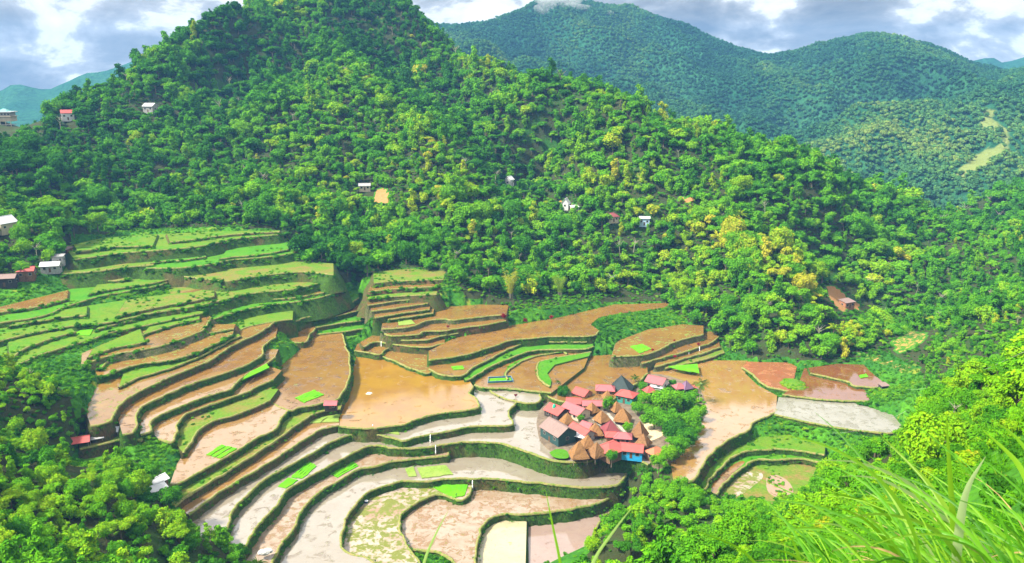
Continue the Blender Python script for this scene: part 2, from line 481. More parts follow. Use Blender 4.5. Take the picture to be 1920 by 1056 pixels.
ter(17.6, "185,708 235,690 267,682 320,675 367,662 392,650 412,640 436,627", "442,608 400,608 340,625 260,648 200,662 175,690", 'orangeg', 'g', "short weedy strip under the stone-faced wall")
ter(20.3, "150,688 205,667 275,655 317,645 342,635 380,620 388,606 397,596", "385,584 330,592 260,617 210,638 155,662", 'orangeg', 's', "brown strip behind the tall stone face")
ter(22.0, "20,692 60,672 90,660 150,643 185,632 215,622 260,613 330,598 387,586", "392,568 300,575 200,596 100,612 0,642 -20,680", 'yellow', 'g', "yellow-green strip with the oval seedbed")
ter(24.0, "-20,645 60,625 130,612 195,606 240,597 270,590 300,585 380,572 402,563", "402,545 307,552 200,568 100,583 -20,600", 'yellow', 'g', "grassy strip second above the oval seedbed")
ter(26.0, "-20,608 75,594 124,575 187,556 225,549 290,537 312,530", "322,510 240,514 150,538 50,563 -20,580", 'grass', 'g', "long bright meadow on the upper left")
ter(23.5, "308,574 345,580 400,567 465,551 525,545 556,541 602,530", "602,510 540,514 440,519 370,524 318,540", 'mixed', 'g', "meadow crossed by the orange dirt track")
ter(19.0, "398,600 442,585 499,573 555,566 600,558 642,544", "642,524 560,534 470,544 408,558 392,580", 'grass', 'g', "bright meadow above the yellow-green one")
ter(15.5, "428,628 470,612 517,603 548,598", "550,578 500,568 438,583 406,612", 'yellow', 'g', "yellow-green meadow left of the small orange ponds")
ter(12.0, "538,608 560,600 585,592 652,571 672,558", "674,543 600,556 545,586", 'grass', 'g', "narrow meadow just above the small orange ponds")
ter(32.6, "118,513 180,509 240,501 288,497", "288,482 200,478 128,492", 'mixed', 'g', "short meadow under the left end of the topmost one")
ter(9.2, "522,624 535,620 560,608 582,603 600,600 650,588 692,578", "692,560 650,565 585,586 524,600", 'orange', 'g', "small orange pond, upper of the pair")
ter(7.0, "536,630 548,641 575,641 580,628 592,616", "590,598 560,603 534,615", 'orange', 'b', "small orange pond, lower of the pair")
ter(7.0, "592,614 640,606 694,599", "694,580 640,588 595,598", 'grass', 'g', "short green step, uppermost beside the dirt stair")
ter(5.0, "594,627 650,621 702,613", "702,594 640,602 595,610", 'grass', 'g', "short green step, middle one beside the dirt stair")
ter(2.6, "638,640 660,634 722,622", "722,605 660,614 640,622", 'yellow', 'g', "short green step, lowest beside the dirt stair")
ter(28.0, "130,530 176,527 235,525 245,515 300,513 390,524 430,527 470,520 560,510 625,515", "625,494 500,488 300,484 180,484 130,505", 'mixed', 'g', "meadow with the brown square plot")
ter(32.0, "275,503 340,502 400,495 430,488 520,480 565,470", "565,450 430,459 300,472 265,488", 'grass', 'g', "short upper meadow between hedges")
ter(37.5, "140,487 225,475 292,470 375,462 442,448 525,440", "525,432 400,434 200,444 120,462", 'yellow', 'g', "topmost meadow under the forest edge")
ter(22.0, "700,532 720,529 770,526 831,524", "836,508 770,504 700,510", 'mixed', 'b', "top step of the narrow brown stair of fields")
ter(20.0, "690,548 715,544 750,541 822,537", "826,520 700,523", 'orangeg', 'b', "second step from the top of the narrow stair of fields")
ter(18.0, "690,560 740,556 819,552", "823,534 690,541", 'mixed', 'b', "third step from the top of the narrow stair of fields")
ter(16.2, "688,573 755,563 819,558", "821,541 690,551", 'orange', 's', "fourth step from the top of the narrow stair of fields")
ter(14.7, "695,584 735,579 802,569", "806,552 695,561", 'orange', 's', "fifth step from the top of the narrow stair of fields")
ter(13.2, "702,596 750,588 805,580", "809,564 705,571", 'orange', 'g', "sixth step from the top of the narrow stair of fields")
ter(11.8, "728,599 770,594 814,587", "816,571 730,581", 'orangeg', 'g', "shortest step of the narrow stair of fields")
ter(10.2, "716,617 760,614 780,610 802,601 835,598 850,600 910,593 948,590", "954,572 900,571 830,576 760,586 718,598", 'orange', 's', "wide orange step with a small green patch")
ter(8.2, "720,626 740,630 785,627 795,622 835,620 855,616 910,609 948,602", "954,586 850,596 760,607 718,612", 'orange', 'b', "orange step over the dark red wall")
ter(6.2, "733,637 765,638 800,637 830,630 858,625", "862,608 790,616 728,622", 'orange', 'b', "orange step second up from the curved ponds")
ter(4.5, "680,652 705,641 742,646 795,651 832,644", "837,628 740,632 700,628 675,642", 'orange', 'b', "orange step just above the curved ponds")
ter(2.5, "664,658 690,661 712,665 722,656 742,648", "742,636 700,636 670,645", 'orange', 'g', "little curved pond at the head of the golden field")
ter(1.3, "710,665 730,673 770,690 802,700 807,690 808,660", "802,644 750,645 722,653", 'orangeg', 'g', "weedy brown pond beside the golden field's long bund")
ter(4.5, "803,675 847,670 885,662 922,650 960,638 997,634 1035,631 1107,630 1122,620", "1108,608 1122,596 1160,588 1250,578 1255,568 1150,571 1050,595 960,610 850,635 804,658", 'orange', 'g', "long orange field below the green hillside")
ter(2.0, "804,692 830,703 867,704 885,690 915,675 960,652 1000,642 1100,641", "1108,622 1000,626 900,650 806,668", 'orange', 'g', "orange field with the small lime patch")
ter(0.8, "872,714 890,706 922,686 972,666 1010,656 1090,655 1112,650", "1112,632 1000,636 895,676 866,700", 'grass', 'g', "grass bank between two orange fields")
ter(-1.0, "890,722 910,727 960,729 1035,737", "1095,690 1112,648 980,650 896,700", 'orange', 'g', "orange field with the blue-framed seedbed")
ter(-0.4, "952,712 949,700 959,690 990,672 1050,660 1064,664", "1062,660 990,668 955,684 945,702", 'grass', 'g', "curved grass strip beside the blue-framed seedbed")
ter(-0.4, "1032,724 1012,712 1007,692 1014,678 1060,668 1108,660", "1104,668 1040,684 1026,700 1034,714", 'grass', 'g', "bright curved grass strip left of the orange village field")
ter(-2.4, "1018,736 1050,752 1130,756 1190,720 1215,700", "1212,662 1190,662 1100,668 1035,688", 'orange', 'g', "orange field behind the village roofs")
ter(2.5, "1146,669 1207,665 1235,656 1272,639 1317,627", "1319,611 1280,608 1215,618 1156,640", 'orangeg', 's', "orange field with the bright square bed")
ter(-0.3, "1203,682 1247,669 1285,659 1310,651 1337,641 1347,631", "1332,621 1270,631 1203,658", 'orange', 's', "orange strip, second below the bright square bed")
ter(-1.8, "1228,688 1260,679 1290,670 1320,662 1350,651", "1347,636 1238,664", 'orangeg', 's', "narrow strip, third below the bright square bed")
ter(-3.0, "1245,691 1300,679 1330,671 1358,661", "1352,646 1255,671", 'mixed', 'b', "lowest narrow strip under the bright square bed")
ter(-4.3, "1262,908 1275,904 1292,903 1305,898 1312,880 1335,850 1365,825 1400,808 1415,790 1450,776 1455,768",
    "1457,742 1420,722 1397,700 1402,676 1340,676 1250,686 1190,696 1150,690 1130,720 1200,760 1248,830 1258,870", 'lake', 'g', "large flooded field curving round the village")
ter(-4.1, "1454,777 1500,788 1560,800 1620,808 1672,812 1692,800", "1674,778 1600,754 1540,749 1460,745", 'white', 'g', "milky pale field right of the large flooded one")
ter(-3.5, "1393,690 1410,702 1427,717 1447,727 1484,734", "1494,688 1480,680 1400,678", 'red', 'g', "brown-red field by the round green knoll")
ter(-3.3, "1468,740 1530,748 1575,751 1632,752", "1622,732 1590,712 1560,702 1508,690 1497,720", 'brown', 'g', "brown pond reflecting white sky")
ter(-2.3, "1520,700 1548,706 1590,716 1600,723 1640,727 1664,722", "1632,697 1620,684 1570,682 1515,690", 'brown', 'g', "farthest right pond under the yellow bank")
ter(-8.5, "1318,918 1340,890 1365,862 1395,847 1425,843 1480,843 1547,853", "1548,832 1480,815 1420,820 1345,848 1305,895", 'yellow', 'g', "upper green terrace below the milky field")
ter(-10.5, "1342,928 1358,905 1385,880 1420,862 1445,862 1500,860 1547,868", "1548,848 1430,836 1366,862 1322,915", 'grass', 'g', "middle green terrace below the milky field")
ter(-12.5, "1352,955 1420,948 1500,938 1545,900", "1548,860 1430,851 1374,878 1345,925", 'mixed', 'g', "lowest green terrace with the small muddy pond")
ter(9.5, "150,842 200,830 240,822 268,826", "262,802 200,800 145,818", 'mixed', 'b', "rough ledge with the small sheds under the longest orange strip")
ter(6.0, "145,873 200,860 236,847 250,832", "246,815 200,825 150,848", 'yellow', 'b', "small plot below the open shed")

# the broad green meadows are themselves broken into smaller steps
_r = np.random.default_rng(17)
_more = []
for (z, lip, back, mat, wall, desc) in T:
    if mat in ('grass', 'yellow', 'mixed', 'orangeg') and z > 14 and len(lip) > 4:
        a, b = resample(np.array(lip), 5), resample(np.array(back[::-1]), 5)
        a = np.stack([np.interp(np.linspace(0, 1, 24), np.linspace(0, 1, len(a)), a[:, k]) for k in (0, 1)], 1)
        b = np.stack([np.interp(np.linspace(0, 1, 24), np.linspace(0, 1, len(b)), b[:, k]) for k in (0, 1)], 1)
        if np.linalg.norm(a[-1] - a[0]) < 150 or 'dirt track' in desc or 'brown square' in desc:
            continue
        for q, (w0, w1) in enumerate(((0, 12), (11, 24)) if _r.random() < 0.75 else ((5, 20),)):
            w0, w1 = w0 + _r.integers(0, 3), w1 - _r.integers(0, 3)
            f = np.clip(_r.uniform(0.3, 0.6) + 0.12 * np.sin(np.linspace(0, 5, 24) + _r.uniform(0, 6)), 0.15, 0.85)[:, None]
            m_ = (a * (1 - f) + b * f)[w0:w1]
            _more.append((z + _r.uniform(0.8, 1.3), [tuple(v) for v in m_[::2]], [tuple(v) for v in (b[w0:w1] * 0.97 + m_ * 0.03)[::-3]], ['mixed', 'grass', 'yellow', 'orangeg', 'yellow'][_r.integers(0, 5)],
                          'gb'[_r.integers(0, 2)], ("left" if q == 0 else "right") + " back step of the " + desc))
T += _more
POLY = []          # world outline of each terrace
LIPW = []
for (z, lip, back, mat, wall, desc) in T:
    lp = catmull(lip, 6)
    lw = resample(np.array([unz(p[0], p[1], z)[:2] for p in lp]), 1.3)
    jit = np.array([[mnoise.noise((p[0] * 0.22, p[1] * 0.22, z)), mnoise.noise((p[0] * 0.22, p[1] * 0.22, z + 50))] for p in lw]) * 0.6 + np.array([[mnoise.noise((p[0] * 0.7, p[1] * 0.7, z + 7)), mnoise.noise((p[0] * 0.7, p[1] * 0.7, z + 57))] for p in lw]) * 0.35
    lw = lw + jit
    bw = np.array([unz(p[0], p[1], z)[:2] for p in back])
    POLY.append(np.vstack([lw, bw]))
    LIPW.append(lw)

VILLAGE_Z = -4.1
VILL = np.array([unz(p[0], p[1], VILLAGE_Z)[:2] for p in catmull(pts(
    "1008,795 1014,822 1032,840 1062,854 1095,858 1125,851 1165,849 1205,852 1238,870 1264,864 1290,835 1308,805 1320,775 1318,740 1300,722 1240,702 1190,706 1130,722 1060,735 1030,752 1012,770 1006,795"), 5)])

# ------------------------------------------------------------------ terrain
def tps_fit(P, lam=0.002):
    P = np.asarray(P, float)
    X = P[:, :2] / 100.0
    d = np.linalg.norm(X[:, None] - X[None], axis=2)
    K = np.where(d > 0, d * d * np.log(d + 1e-12), 0) + lam * np.eye(len(X))
    A = np.hstack([np.ones((len(X), 1)), X])
    M = np.block([[K, A], [A.T, np.zeros((3, 3))]])
    sol = np.linalg.solve(M, np.concatenate([P[:, 2], np.zeros(3)]))
    return X, sol


def tps_eval(fit, X, Y):
    C, sol = fit
    q = np.stack([np.ravel(X), np.ravel(Y)], 1) / 100.0
    o = np.empty(len(q))
    for i in range(0, len(q), 20000):
        b = q[i:i + 20000]
        d2 = ((b[:, None] - C[None]) ** 2).sum(2)
        k = 0.5 * d2 * np.log(d2 + 1e-18)
        o[i:i + 20000] = k @ sol[:-3] + sol[-3] + b @ sol[-2:]
    return o.reshape(np.shape(X))


CP = []
for lw, (z, *_r) in zip(LIPW, T):
    for p in lw[::9]:
        CP.append((p[0], p[1], z - 1.4))
for p in VILL[::8]:
    CP.append((p[0], p[1], VILLAGE_Z - 1.5))
SKYL = [(-120, 250, 560), (0, 222, 590), (60, 212, 590), (130, 203, 595), (200, 193, 605), (240, 163, 620), (300, 116, 645), (360, 70, 680), (420, 22, 705), (480, -6, 820), (560, -16, 850),
        (650, -12, 850), (720, 4, 838), (780, 38, 815), (850, 94, 775), (920, 133, 700), (1000, 164, 660), (1080, 170, 625), (1150, 200, 602), (1250, 255, 575), (1350, 280, 548),
        (1450, 305, 538), (1550, 303, 548), (1620, 335, 545), (1700, 390, 560), (1780, 425, 560), (1840, 452, 560)]
for (px, py, D) in SKYL:
    p = und(px, py, D)
    CP.append(tuple(p))
    CP.append((p[0] * 1.13, p[1] + 85, p[2] - 48))
SPUR1 = [(535, 20, 770), (560, 55, 742), (640, 122, 675), (720, 192, 610), (800, 250, 548), (835, 300, 515), (860, 350, 490), (880, 410, 465), (910, 475, 442)]
SPUR2 = [(1000, 215, 600), (1060, 270, 560), (1150, 340, 515), (1250, 390, 488), (1350, 430, 453), (1440, 470, 425), (1510, 530, 402), (1555, 590, 378), (1590, 655, 352)]
HILL = [(690, 60, 750), (760, 150, 715), (850, 235, 635), (950, 330, 572), (1000, 410, 512), (1020, 480, 456), (930, 220, 655), (1020, 350, 572),
        (1180, 450, 472), (1250, 520, 448), (1120, 500, 448), (1350, 540, 408), (1420, 600, 372), (1500, 660, 349),
        (200, 250, 565), (300, 200, 605), (400, 250, 585), (480, 120, 690), (420, 150, 665), (200, 330, 515), (300, 350, 515), (450, 330, 535), (600, 300, 550), (600, 400, 485), (450, 428, 466),
        (300, 430, 462), (150, 434, 452), (230, 405, 485), (380, 400, 490), (80, 420, 440), (50, 330, 480), (-60, 320, 480), (700, 330, 525), (740, 430, 470), (680, 480, 440), (800, 480, 438), (560, 450, 450),
        (0, 385, 428), (80, 410, 418), (140, 435, 405), (60, 470, 384), (0, 520, 362), (-60, 560, 346), (-60, 430, 400),
        (190, 805, 238), (230, 835, 235), (120, 800, 232), (1925, 392, 730), (1850, 415, 615), (1900, 398, 612), (1910, 400, 585), (1870, 418, 585), (1990, 375, 610), (2000, 400, 560), (1850, 432, 740), (1990, 400, 760), (1800, 440, 700),
        (1470, 400, 470), (1560, 430, 480), (1590, 520, 440), (1650, 470, 500), (1700, 480, 480), (1540, 350, 505), (1450, 360, 485),
        (1610, 575, 428), (1560, 560, 450), (1700, 560, 430), (1800, 520, 440), (1900, 480, 440), (1900, 560, 370), (1820, 600, 340), (1700, 620, 385),
        (1650, 665, 345), (1700, 690, 325), (1750, 660, 330), (1780, 700, 290), (1730, 760, 280),
        (1925, 372, 640), (1880, 388, 640), (1830, 412, 640), (1790, 432, 640), (1900, 425, 560), (1850, 445, 540), (2000, 340, 640), (2050, 500, 400),
        (100, 745, 240), (20, 700, 262), (180, 800, 236), (100, 860, 200), (250, 880, 215), (100, 960, 168), (100, 1060, 140), (250, 1000, 170), (300, 930, 206), (400, 1010, 192), (470, 1060, 186), (-60, 800, 200),
        (-80, 1000, 140), (300, 1100, 160), (600, 1150, 190),
        (1110, 1020, 172), (1200, 960, 188), (1270, 925, 205), (1330, 945, 200), (1420, 960, 185), (1500, 960, 150), (1590, 885, 150), (1600, 970, 110), (1680, 840, 150), (1700, 910, 95), (1745, 775, 170), (1800, 755, 140), (1900, 690, 150),
        (1850, 900, 52), (1950, 800, 60), (1700, 1060, 40), (1300, 1060, 112), (1500, 1060, 72), (1150, 1090, 140), (1900, 1060, 17), (2100, 700, 90)]
for q in SPUR1 + SPUR2 + HILL:
    CP.append(tuple(und(*q)))
CP += [(0, 0, 120.2), (0, -12, 121), (6, 3, 119.6), (-3, 6, 116.6), (3, 9, 114.5), (-12, 10, 110), (0, 30, 97), (-30, 40, 85), (0, 70, 70), (-60, 70, 66), (40, -5, 124), (-40, -5, 108),
       (60, 20, 118), (120, 60, 105), (-110, 40, 78), (-200, 80, 85), (-260, 200, 60), (-300, 300, 62), (-330, 420, 80), (0, 120, 28), (-40, 140, 14), (30, 150, 10)]
CP += [(-420, 640, 75), (-400, 900, 40), (-150, 980, 100), (0, 960, 80), (200, 860, 20), (350, 760, -20), (420, 820, -30)]
FIT = tps_fit(CP)

GX = np.arange(-470, 560, 2.0)
GY = np.arange(-30, 1000, 2.0)
XX, YY = np.meshgrid(GX, GY)
ZZ = tps_eval(FIT, XX, YY)
wild = np.clip((YY - 440) / 90, 0, 1) * np.clip((900 - YY) / 250, 0.25, 1)


def vnoise(X, Y, s, seed):
    """cheap smooth value noise"""
    r = np.random.default_rng(seed)
    tab = r.random((64, 64))
    u, v = X / s, Y / s
    i, j = np.floor(u).astype(int), np.floor(v).astype(int)
    fu, fv = u - i, v - j
    fu, fv = fu * fu * (3 - 2 * fu), fv * fv * (3 - 2 * fv)
    g = lambda a, b: tab[a % 64, b % 64]
    return (g(i, j) * (1 - fu) + g(i + 1, j) * fu) * (1 - fv) + (g(i, j + 1) * (1 - fu) + g(i + 1, j + 1) * fu) * fv


ZZ += wild * ((vnoise(XX, YY, 60, 1) - 0.5) * 14 + (vnoise(XX, YY, 23, 2) - 0.5) * 6 + (0.55 - np.abs(2 * vnoise(XX + YY * 0.25, YY * 0.55, 62, 4) - 1)) * 15) + (vnoise(XX, YY, 9, 3) - 0.5) * 1.2
for pl, (z, *_r) in sorted(zip(POLY, T), key=lambda q: -q[1][0]):
    x0, y0 = pl.min(0) - 3
    x1, y1 = pl.max(0) + 3
    i0, i1 = np.searchsorted(GX, (x0, x1))
    j0, j1 = np.searchsorted(GY, (y0, y1))
    sx, sy = XX[j0:j1, i0:i1], YY[j0:j1, i0:i1]
    if not sx.size:
        continue
    ins = np.zeros(sx.shape, bool)
    for (ax, ay) in ((0, 0), (1.4, 0), (-1.4, 0), (0, 1.4), (0, -1.4)):
        ins |= inside(pl, sx + ax, sy + ay)
    sub = ZZ[j0:j1, i0:i1]
    sub[ins] = np.minimum(sub[ins], z - 0.5)
insv = inside(VILL, XX, YY)
ZZ[insv] = np.minimum(ZZ[insv], VILLAGE_Z - 0.5)


def ground_z(x, y):
    i = np.clip((np.asarray(x) - GX[0]) / 2.0, 0, len(GX) - 1.001)
    j = np.clip((np.asarray(y) - GY[0]) / 2.0, 0, len(GY) - 1.001)
    a, b = i.astype(int), j.astype(int)
    fu, fv = i - a, j - b
    return (ZZ[b, a] * (1 - fu) + ZZ[b, a + 1] * fu) * (1 - fv) + (ZZ[b + 1, a] * (1 - fu) + ZZ[b + 1, a + 1] * fu) * fv


def hit(px, py, y0=1.5, y1=780, lift=0.0):
    """first place where the line of sight through a photo pixel meets the terrain"""
    d = ray(px, py)
    t = np.arange(y0, y1, 0.5) / d[1]
    z = CZ + d[2] * t
    g = ground_z(d[0] * t, d[1] * t) + lift
    k = np.argmax(z <= g)
    if not (z <= g).any():
        k = len(t) - 1
    return np.array((d[0] * t[k], d[1] * t[k], float(ground_z(d[0] * t[k], d[1] * t[k]))))


def grid_obj(name, X, Y, Z, mat, attr=None):
    h, wd = X.shape
    me = bpy.data.meshes.new(name)
    V = np.stack([X, Y, Z], 2).reshape(-1, 3)
    idx = np.arange(h * wd).reshape(h, wd)
    F = np.stack([idx[:-1, :-1], idx[:-1, 1:], idx[1:, 1:], idx[1:, :-1]], 2).reshape(-1, 4)
    me.vertices.add(len(V))
    me.vertices.foreach_set('co', V.astype(np.float32).ravel())
    me.loops.add(F.size)
    me.loops.foreach_set('vertex_index', F.astype(np.int32).ravel())
    me.polygons.add(len(F))
    me.polygons.foreach_set('loop_start', np.arange(0, F.size, 4, dtype=np.int32))
    me.polygons.foreach_set('use_smooth', np.ones(len(F), bool))
    if attr is not None:
        a = me.attributes.new('bare', 'FLOAT', 'POINT')
        a.data.foreach_set('value', attr.astype(np.float32).ravel())
    me.materials.append(mat)
    me.update(calc_edges=True)
    o = bpy.data.objects.new(name, me)
    COL.objects.link(o)
    return o


SOIL = [("1548,535 1565,535 1590,555 1615,570 1612,582 1590,580 1580,588 1565,572 1552,555", 1), ("298,203 312,197 322,210 316,216 300,212", 1), ("340,442 358,438 368,445 352,455 342,452", 1),
        ("120,472 138,470 135,485 115,492", 1), ("700,360 722,352 735,372 728,385 700,380", 1), ("1272,372 1300,366 1302,378 1280,382", 1), ("740,515 785,512 800,522 740,526", 1), ("1205,520 1215,515 1215,535 1207,538", 1),
        ("1672,640 1710,620 1740,625 1735,640 1700,660 1680,665", 0.45), ("1600,660 1660,668 1710,690 1690,700 1640,680", 0.4), ("1050,372 1080,384 1060,392 1040,388", 0.7)]
bare = np.zeros(XX.shape)
PJ = proj(np.stack([XX, YY, ZZ], 2))
for s_, a_ in SOIL:
    bare = np.maximum(bare, inside(pts(s_), PJ[..., 0], PJ[..., 1]) * (YY > 250) * a_)
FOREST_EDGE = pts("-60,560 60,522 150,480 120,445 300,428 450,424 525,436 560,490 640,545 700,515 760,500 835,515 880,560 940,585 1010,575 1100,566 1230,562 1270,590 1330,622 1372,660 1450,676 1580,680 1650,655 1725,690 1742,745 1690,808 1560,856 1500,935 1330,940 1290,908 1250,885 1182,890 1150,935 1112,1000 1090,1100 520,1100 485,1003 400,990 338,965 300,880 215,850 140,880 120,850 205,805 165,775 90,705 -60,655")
bare = np.where((bare == 0) & (YY > 110) & ~(inside(FOREST_EDGE, PJ[..., 0], PJ[..., 1]) & (YY < 480)), -1.0, bare)  # flags forest floor for the darker colour that deepens gaps between crowns
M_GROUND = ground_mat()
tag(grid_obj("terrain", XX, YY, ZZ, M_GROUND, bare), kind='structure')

# ---- mountains behind
MP = [(780, 95, 2000), (840, 58, 1950), (880, 47, 1950), (925, 44, 1920), (960, 22, 1900), (1000, 0, 1900), (1060, -8, 1900), (1120, 2, 1900), (1190, 6, 1880), (1215, 18, 1860), (1260, 26, 1850), (1300, 44, 1830),
      (1330, 66, 1820), (1380, 84, 1800), (1440, 95, 1780), (1480, 100, 1740), (1530, 77, 1680), (1580, 62, 1640), (1640, 57, 1600), (1700, 68, 1600), (1760, 84, 1600), (1800, 106, 1600), (1850, 134, 1600), (1920, 185, 1600), (2050, 230, 1600)]
MC = []
for q in MP:
    p = und(*q)
    p[2] -= 11
    MC.append(tuple(p))
    MC.append((p[0] * 1.15, p[1] * 1.15, p[2] - 130))
MC += [tuple(und(*q)) for q in [
    (900, 160, 1330), (1000, 190, 1260), (1100, 225, 1190), (1250, 265, 1120), (1400, 300, 1060), (800, 120, 1400), (700, 60, 1700),
    (1100, 60, 1700), (1160, 120, 1560), (1230, 70, 1720), (1290, 110, 1600), (1330, 150, 1460), (1360, 200, 1330), (1000, 90, 1650), (930, 90, 1650), (1050, 150, 1440), (1200, 180, 1370),
    (1420, 150, 1560), (1500, 150, 1500), (1600, 120, 1430), (1690, 130, 1360), (1750, 150, 1330), (1800, 175, 1320), (1560, 200, 1300), (1480, 240, 1200), (1640, 190, 1290),
    (1480, 288, 1000), (1560, 273, 1040), (1640, 238, 1080), (1700, 215, 1120), (1780, 191, 1170), (1860, 163, 1220), (1920, 138, 1260), (2010, 110, 1300),
    (1640, 225, 1270), (1730, 195, 1330), (1850, 145, 1480), (1920, 140, 1500),
    (1600, 340, 880), (1700, 300, 900), (1790, 260, 960), (1850, 225, 1000), (1880, 270, 930), (1920, 330, 840), (1800, 330, 860), (1700, 400, 800), (1850, 395, 800), (1600, 400, 830)]]
MC += [(-300, 1300, 0), (-700, 2000, 50), (200, 900, -60), (-100, 1000, -40), (700, 800, 60), (900, 2400, 50), (0, 2400, 80), (1500, 1500, 250), (1200, 900, 150)]
MFIT = tps_fit(MC, 0.01)
mx, my = np.meshgrid(np.arange(-420, 1500, 10.0), np.arange(700, 2320, 10.0))
mz = tps_eval(MFIT, mx, my)
ridg = 1 - np.abs(2 * vnoise(mx + 0.35 * my, my * 0.45, 110, 11) - 1)
ridg2 = 1 - np.abs(2 * vnoise(mx - 0.3 * my, my * 0.6, 48, 12) - 1)
_pj = proj(np.stack([mx, my, mz], 2))
_sk = np.interp(_pj[..., 0], [q[0] for q in MP], [q[1] for q in MP])
_am = np.clip((_pj[..., 1] - _sk) / 70, 0.12, 1.0)
mz += _am * ((ridg - 0.6) * 62 + (ridg2 - 0.6) * 30) + (vnoise(mx, my, 25, 13) - 0.5) * 7
mpj = proj(np.stack([mx, my, mz], 2))
mb = np.zeros(mx.shape)
for s_, a_ in [("1795,318 1830,282 1870,270 1890,266 1895,284 1862,306 1830,324 1800,338 1792,330", 1.0), ("1828,240 1846,206 1864,206 1864,226 1896,246 1905,268 1880,262 1855,246 1840,252", 1.0),
               ("1690,100 1740,125 1760,145 1750,150 1700,115", 0.4)]:
    mb = np.maximum(mb, inside(pts(s_), mpj[..., 0], mpj[..., 1]) * a_ * (my < 1500))
M_MOUNT = mountain_mat()
tag(grid_obj("mountains", mx, my, mz, M_MOUNT, mb), kind='structure')


def range_mesh(name, sky, D, depth):
    """a distant mountain range built from its crest line with front and back slopes"""
    cr = resample(np.array([und(px, py, D) for px, py in catmull(sky, 4)]), 30)
    n = len(cr)
    rows = np.linspace(-1, 1, 41)
    X, Y, Z = [], [], []
    for r in rows:
        a = abs(r)
        dy = r * depth
        zz = cr[:, 2] - a ** 0.9 * (cr[:, 2] + 150)
        X.append(cr[:, 0] * (1 + dy / D))
        Y.append(cr[:, 1] + dy)
        Z.append(zz)
    X, Y, Z = map(np.array, (X, Y, Z))
    rr = np.abs(rows)[:, None]
    Z += ((1 - np.abs(2 * vnoise(X + Y * 0.3, Y * 0.3, 160, 21) - 1)) - 0.5) * 110 * np.minimum(1, rr * 4) * (1 - rr * 0.5) + (vnoise(X, Y, 40, 22) - 0.5) * 14
    return tag(grid_obj(name, X, Y, Z, M_MOUNT, np.zeros(X.shape)), kind='structure')


range_mesh("far_hills", pts("-200,190 -60,182 0,172 15,163 35,160 80,165 120,155 150,141 165,135 205,131 240,119 300,105 420,110 560,120"), 2500, 800)
range_mesh("far_mountains", pts("1700,130 1780,125 1825,110 1860,104 1872,112 1890,114 1920,104 2000,90 2150,110"), 2600, 800)
gs = 3300.0
tag(mesh_obj("ground", [(-gs, -900, -160), (gs, -900, -160), (gs, 3500, -160), (-gs, 3500, -160)], [(0, 1, 2, 3)], M_MOUNT), kind='structure')

# ------------------------------------------------------------------ build the terraces
WALLPTS = []       # places on wall faces and lips where grass grows
for i, (z, lip, back, mat, wall, desc) in enumerate(T):
    pl, lw = POLY[i], LIPW[i]
    n = len(pl)
    zz = z + 0.004 * (i % 7)
    area = 0.5 * np.sum(pl[:, 0] * np.roll(pl[:, 1], -1) - np.roll(pl[:, 0], -1) * pl[:, 1])
    order = range(n) if area > 0 else range(n)[::-1]
    P = pl[list(order)]
    tag(mesh_obj("rice_paddy", [(p[0], p[1], zz) for p in P], [tuple(range(n))], PM[mat]),
        ("field of rice terrace: " + desc)[:110], None, None, 'structure')
    # wall: battered face in four courses with a rough surface
    tang = np.roll(P, -1, 0) - np.roll(P, 1, 0)
    nor = np.stack([tang[:, 1], -tang[:, 0]], 1)
    nor /= np.linalg.norm(nor, axis=1)[:, None] + 1e-9
    H = 9.0
    rows = [(0.02, 0.0), (0.9, 0.35), (1.9, 0.55), (3.2, 0.85), (5.2, 1.3), (H, 2.0)]
    V, F = [], []
    for k, (dz, off) in enumerate(rows):
        for a in range(n):
            off_ = off if z < 18 else off + dz * 0.45
            w_ = 0.0 if k == 0 else 0.55 * mnoise.noise((P[a][0] * 0.55, P[a][1] * 0.55, z - dz * 0.9)) + 0.3 * mnoise.noise((P[a][0] * 1.7, P[a][1] * 1.7, z - dz * 2))
            q = P[a] + nor[a] * (off_ + w_)
            V.append((q[0], q[1], z - dz))
    for k in range(len(rows) - 1):
        for a in range(n):
            b = (a + 1) % n
            F.append((k * n + a, (k + 1) * n + a, (k + 1) * n + b, k * n + b))
    wn = {'g': "grassy earth terrace wall", 's': "mossy stone terrace wall", 'b': "brown earth terrace wall"}[wall]
    wo = mesh_obj("terrace_wall", V, F, WM[wall], None, True)
    tag(wo, f"{wn} holding up the {desc}", "terrace wall", "walls of the rice terraces")
    # bund along the lip
    t2 = np.gradient(lw, axis=0)
    n2 = np.stack([t2[:, 1], -t2[:, 0]], 1)
    n2 /= np.linalg.norm(n2, axis=1)[:, None] + 1e-9
    V, F = [], []
    prof = [(-0.45, -0.3), (-0.32, 0.16), (0.0, 0.27), (0.3, 0.15), (0.42, -0.3)]
    for a in range(len(lw)):
        ww = 1 + 0.3 * mnoise.noise((lw[a][0] * 0.3, lw[a][1] * 0.3, 9))
        for (u, h_) in prof:
            V.append((lw[a][0] + n2[a][0] * u * ww, lw[a][1] + n2[a][1] * u * ww, z + h_ * ww))
    m = len(prof)
    for a in range(len(lw) - 1):
        for k in range(m - 1):
            F.append((a * m + k, (a + 1) * m + k, (a + 1) * m + k + 1, a * m + k + 1))
    mesh_obj("bund", V, F, M_BUND, wo, True)
    # growth on the wall
    sgn = 1.0 if area > 0 else -1.0
    for a in range(len(lw)):
        for rep in range(3):
            dz = random.random() ** 1.3 * 3.0
            q = lw[a] + sgn * n2[a] * (0.15 + dz * 0.30) + np.array((random.uniform(-.6, .6), random.uniform(-.6, .6)))
            WALLPTS.append((q[0], q[1], z - dz, wall))

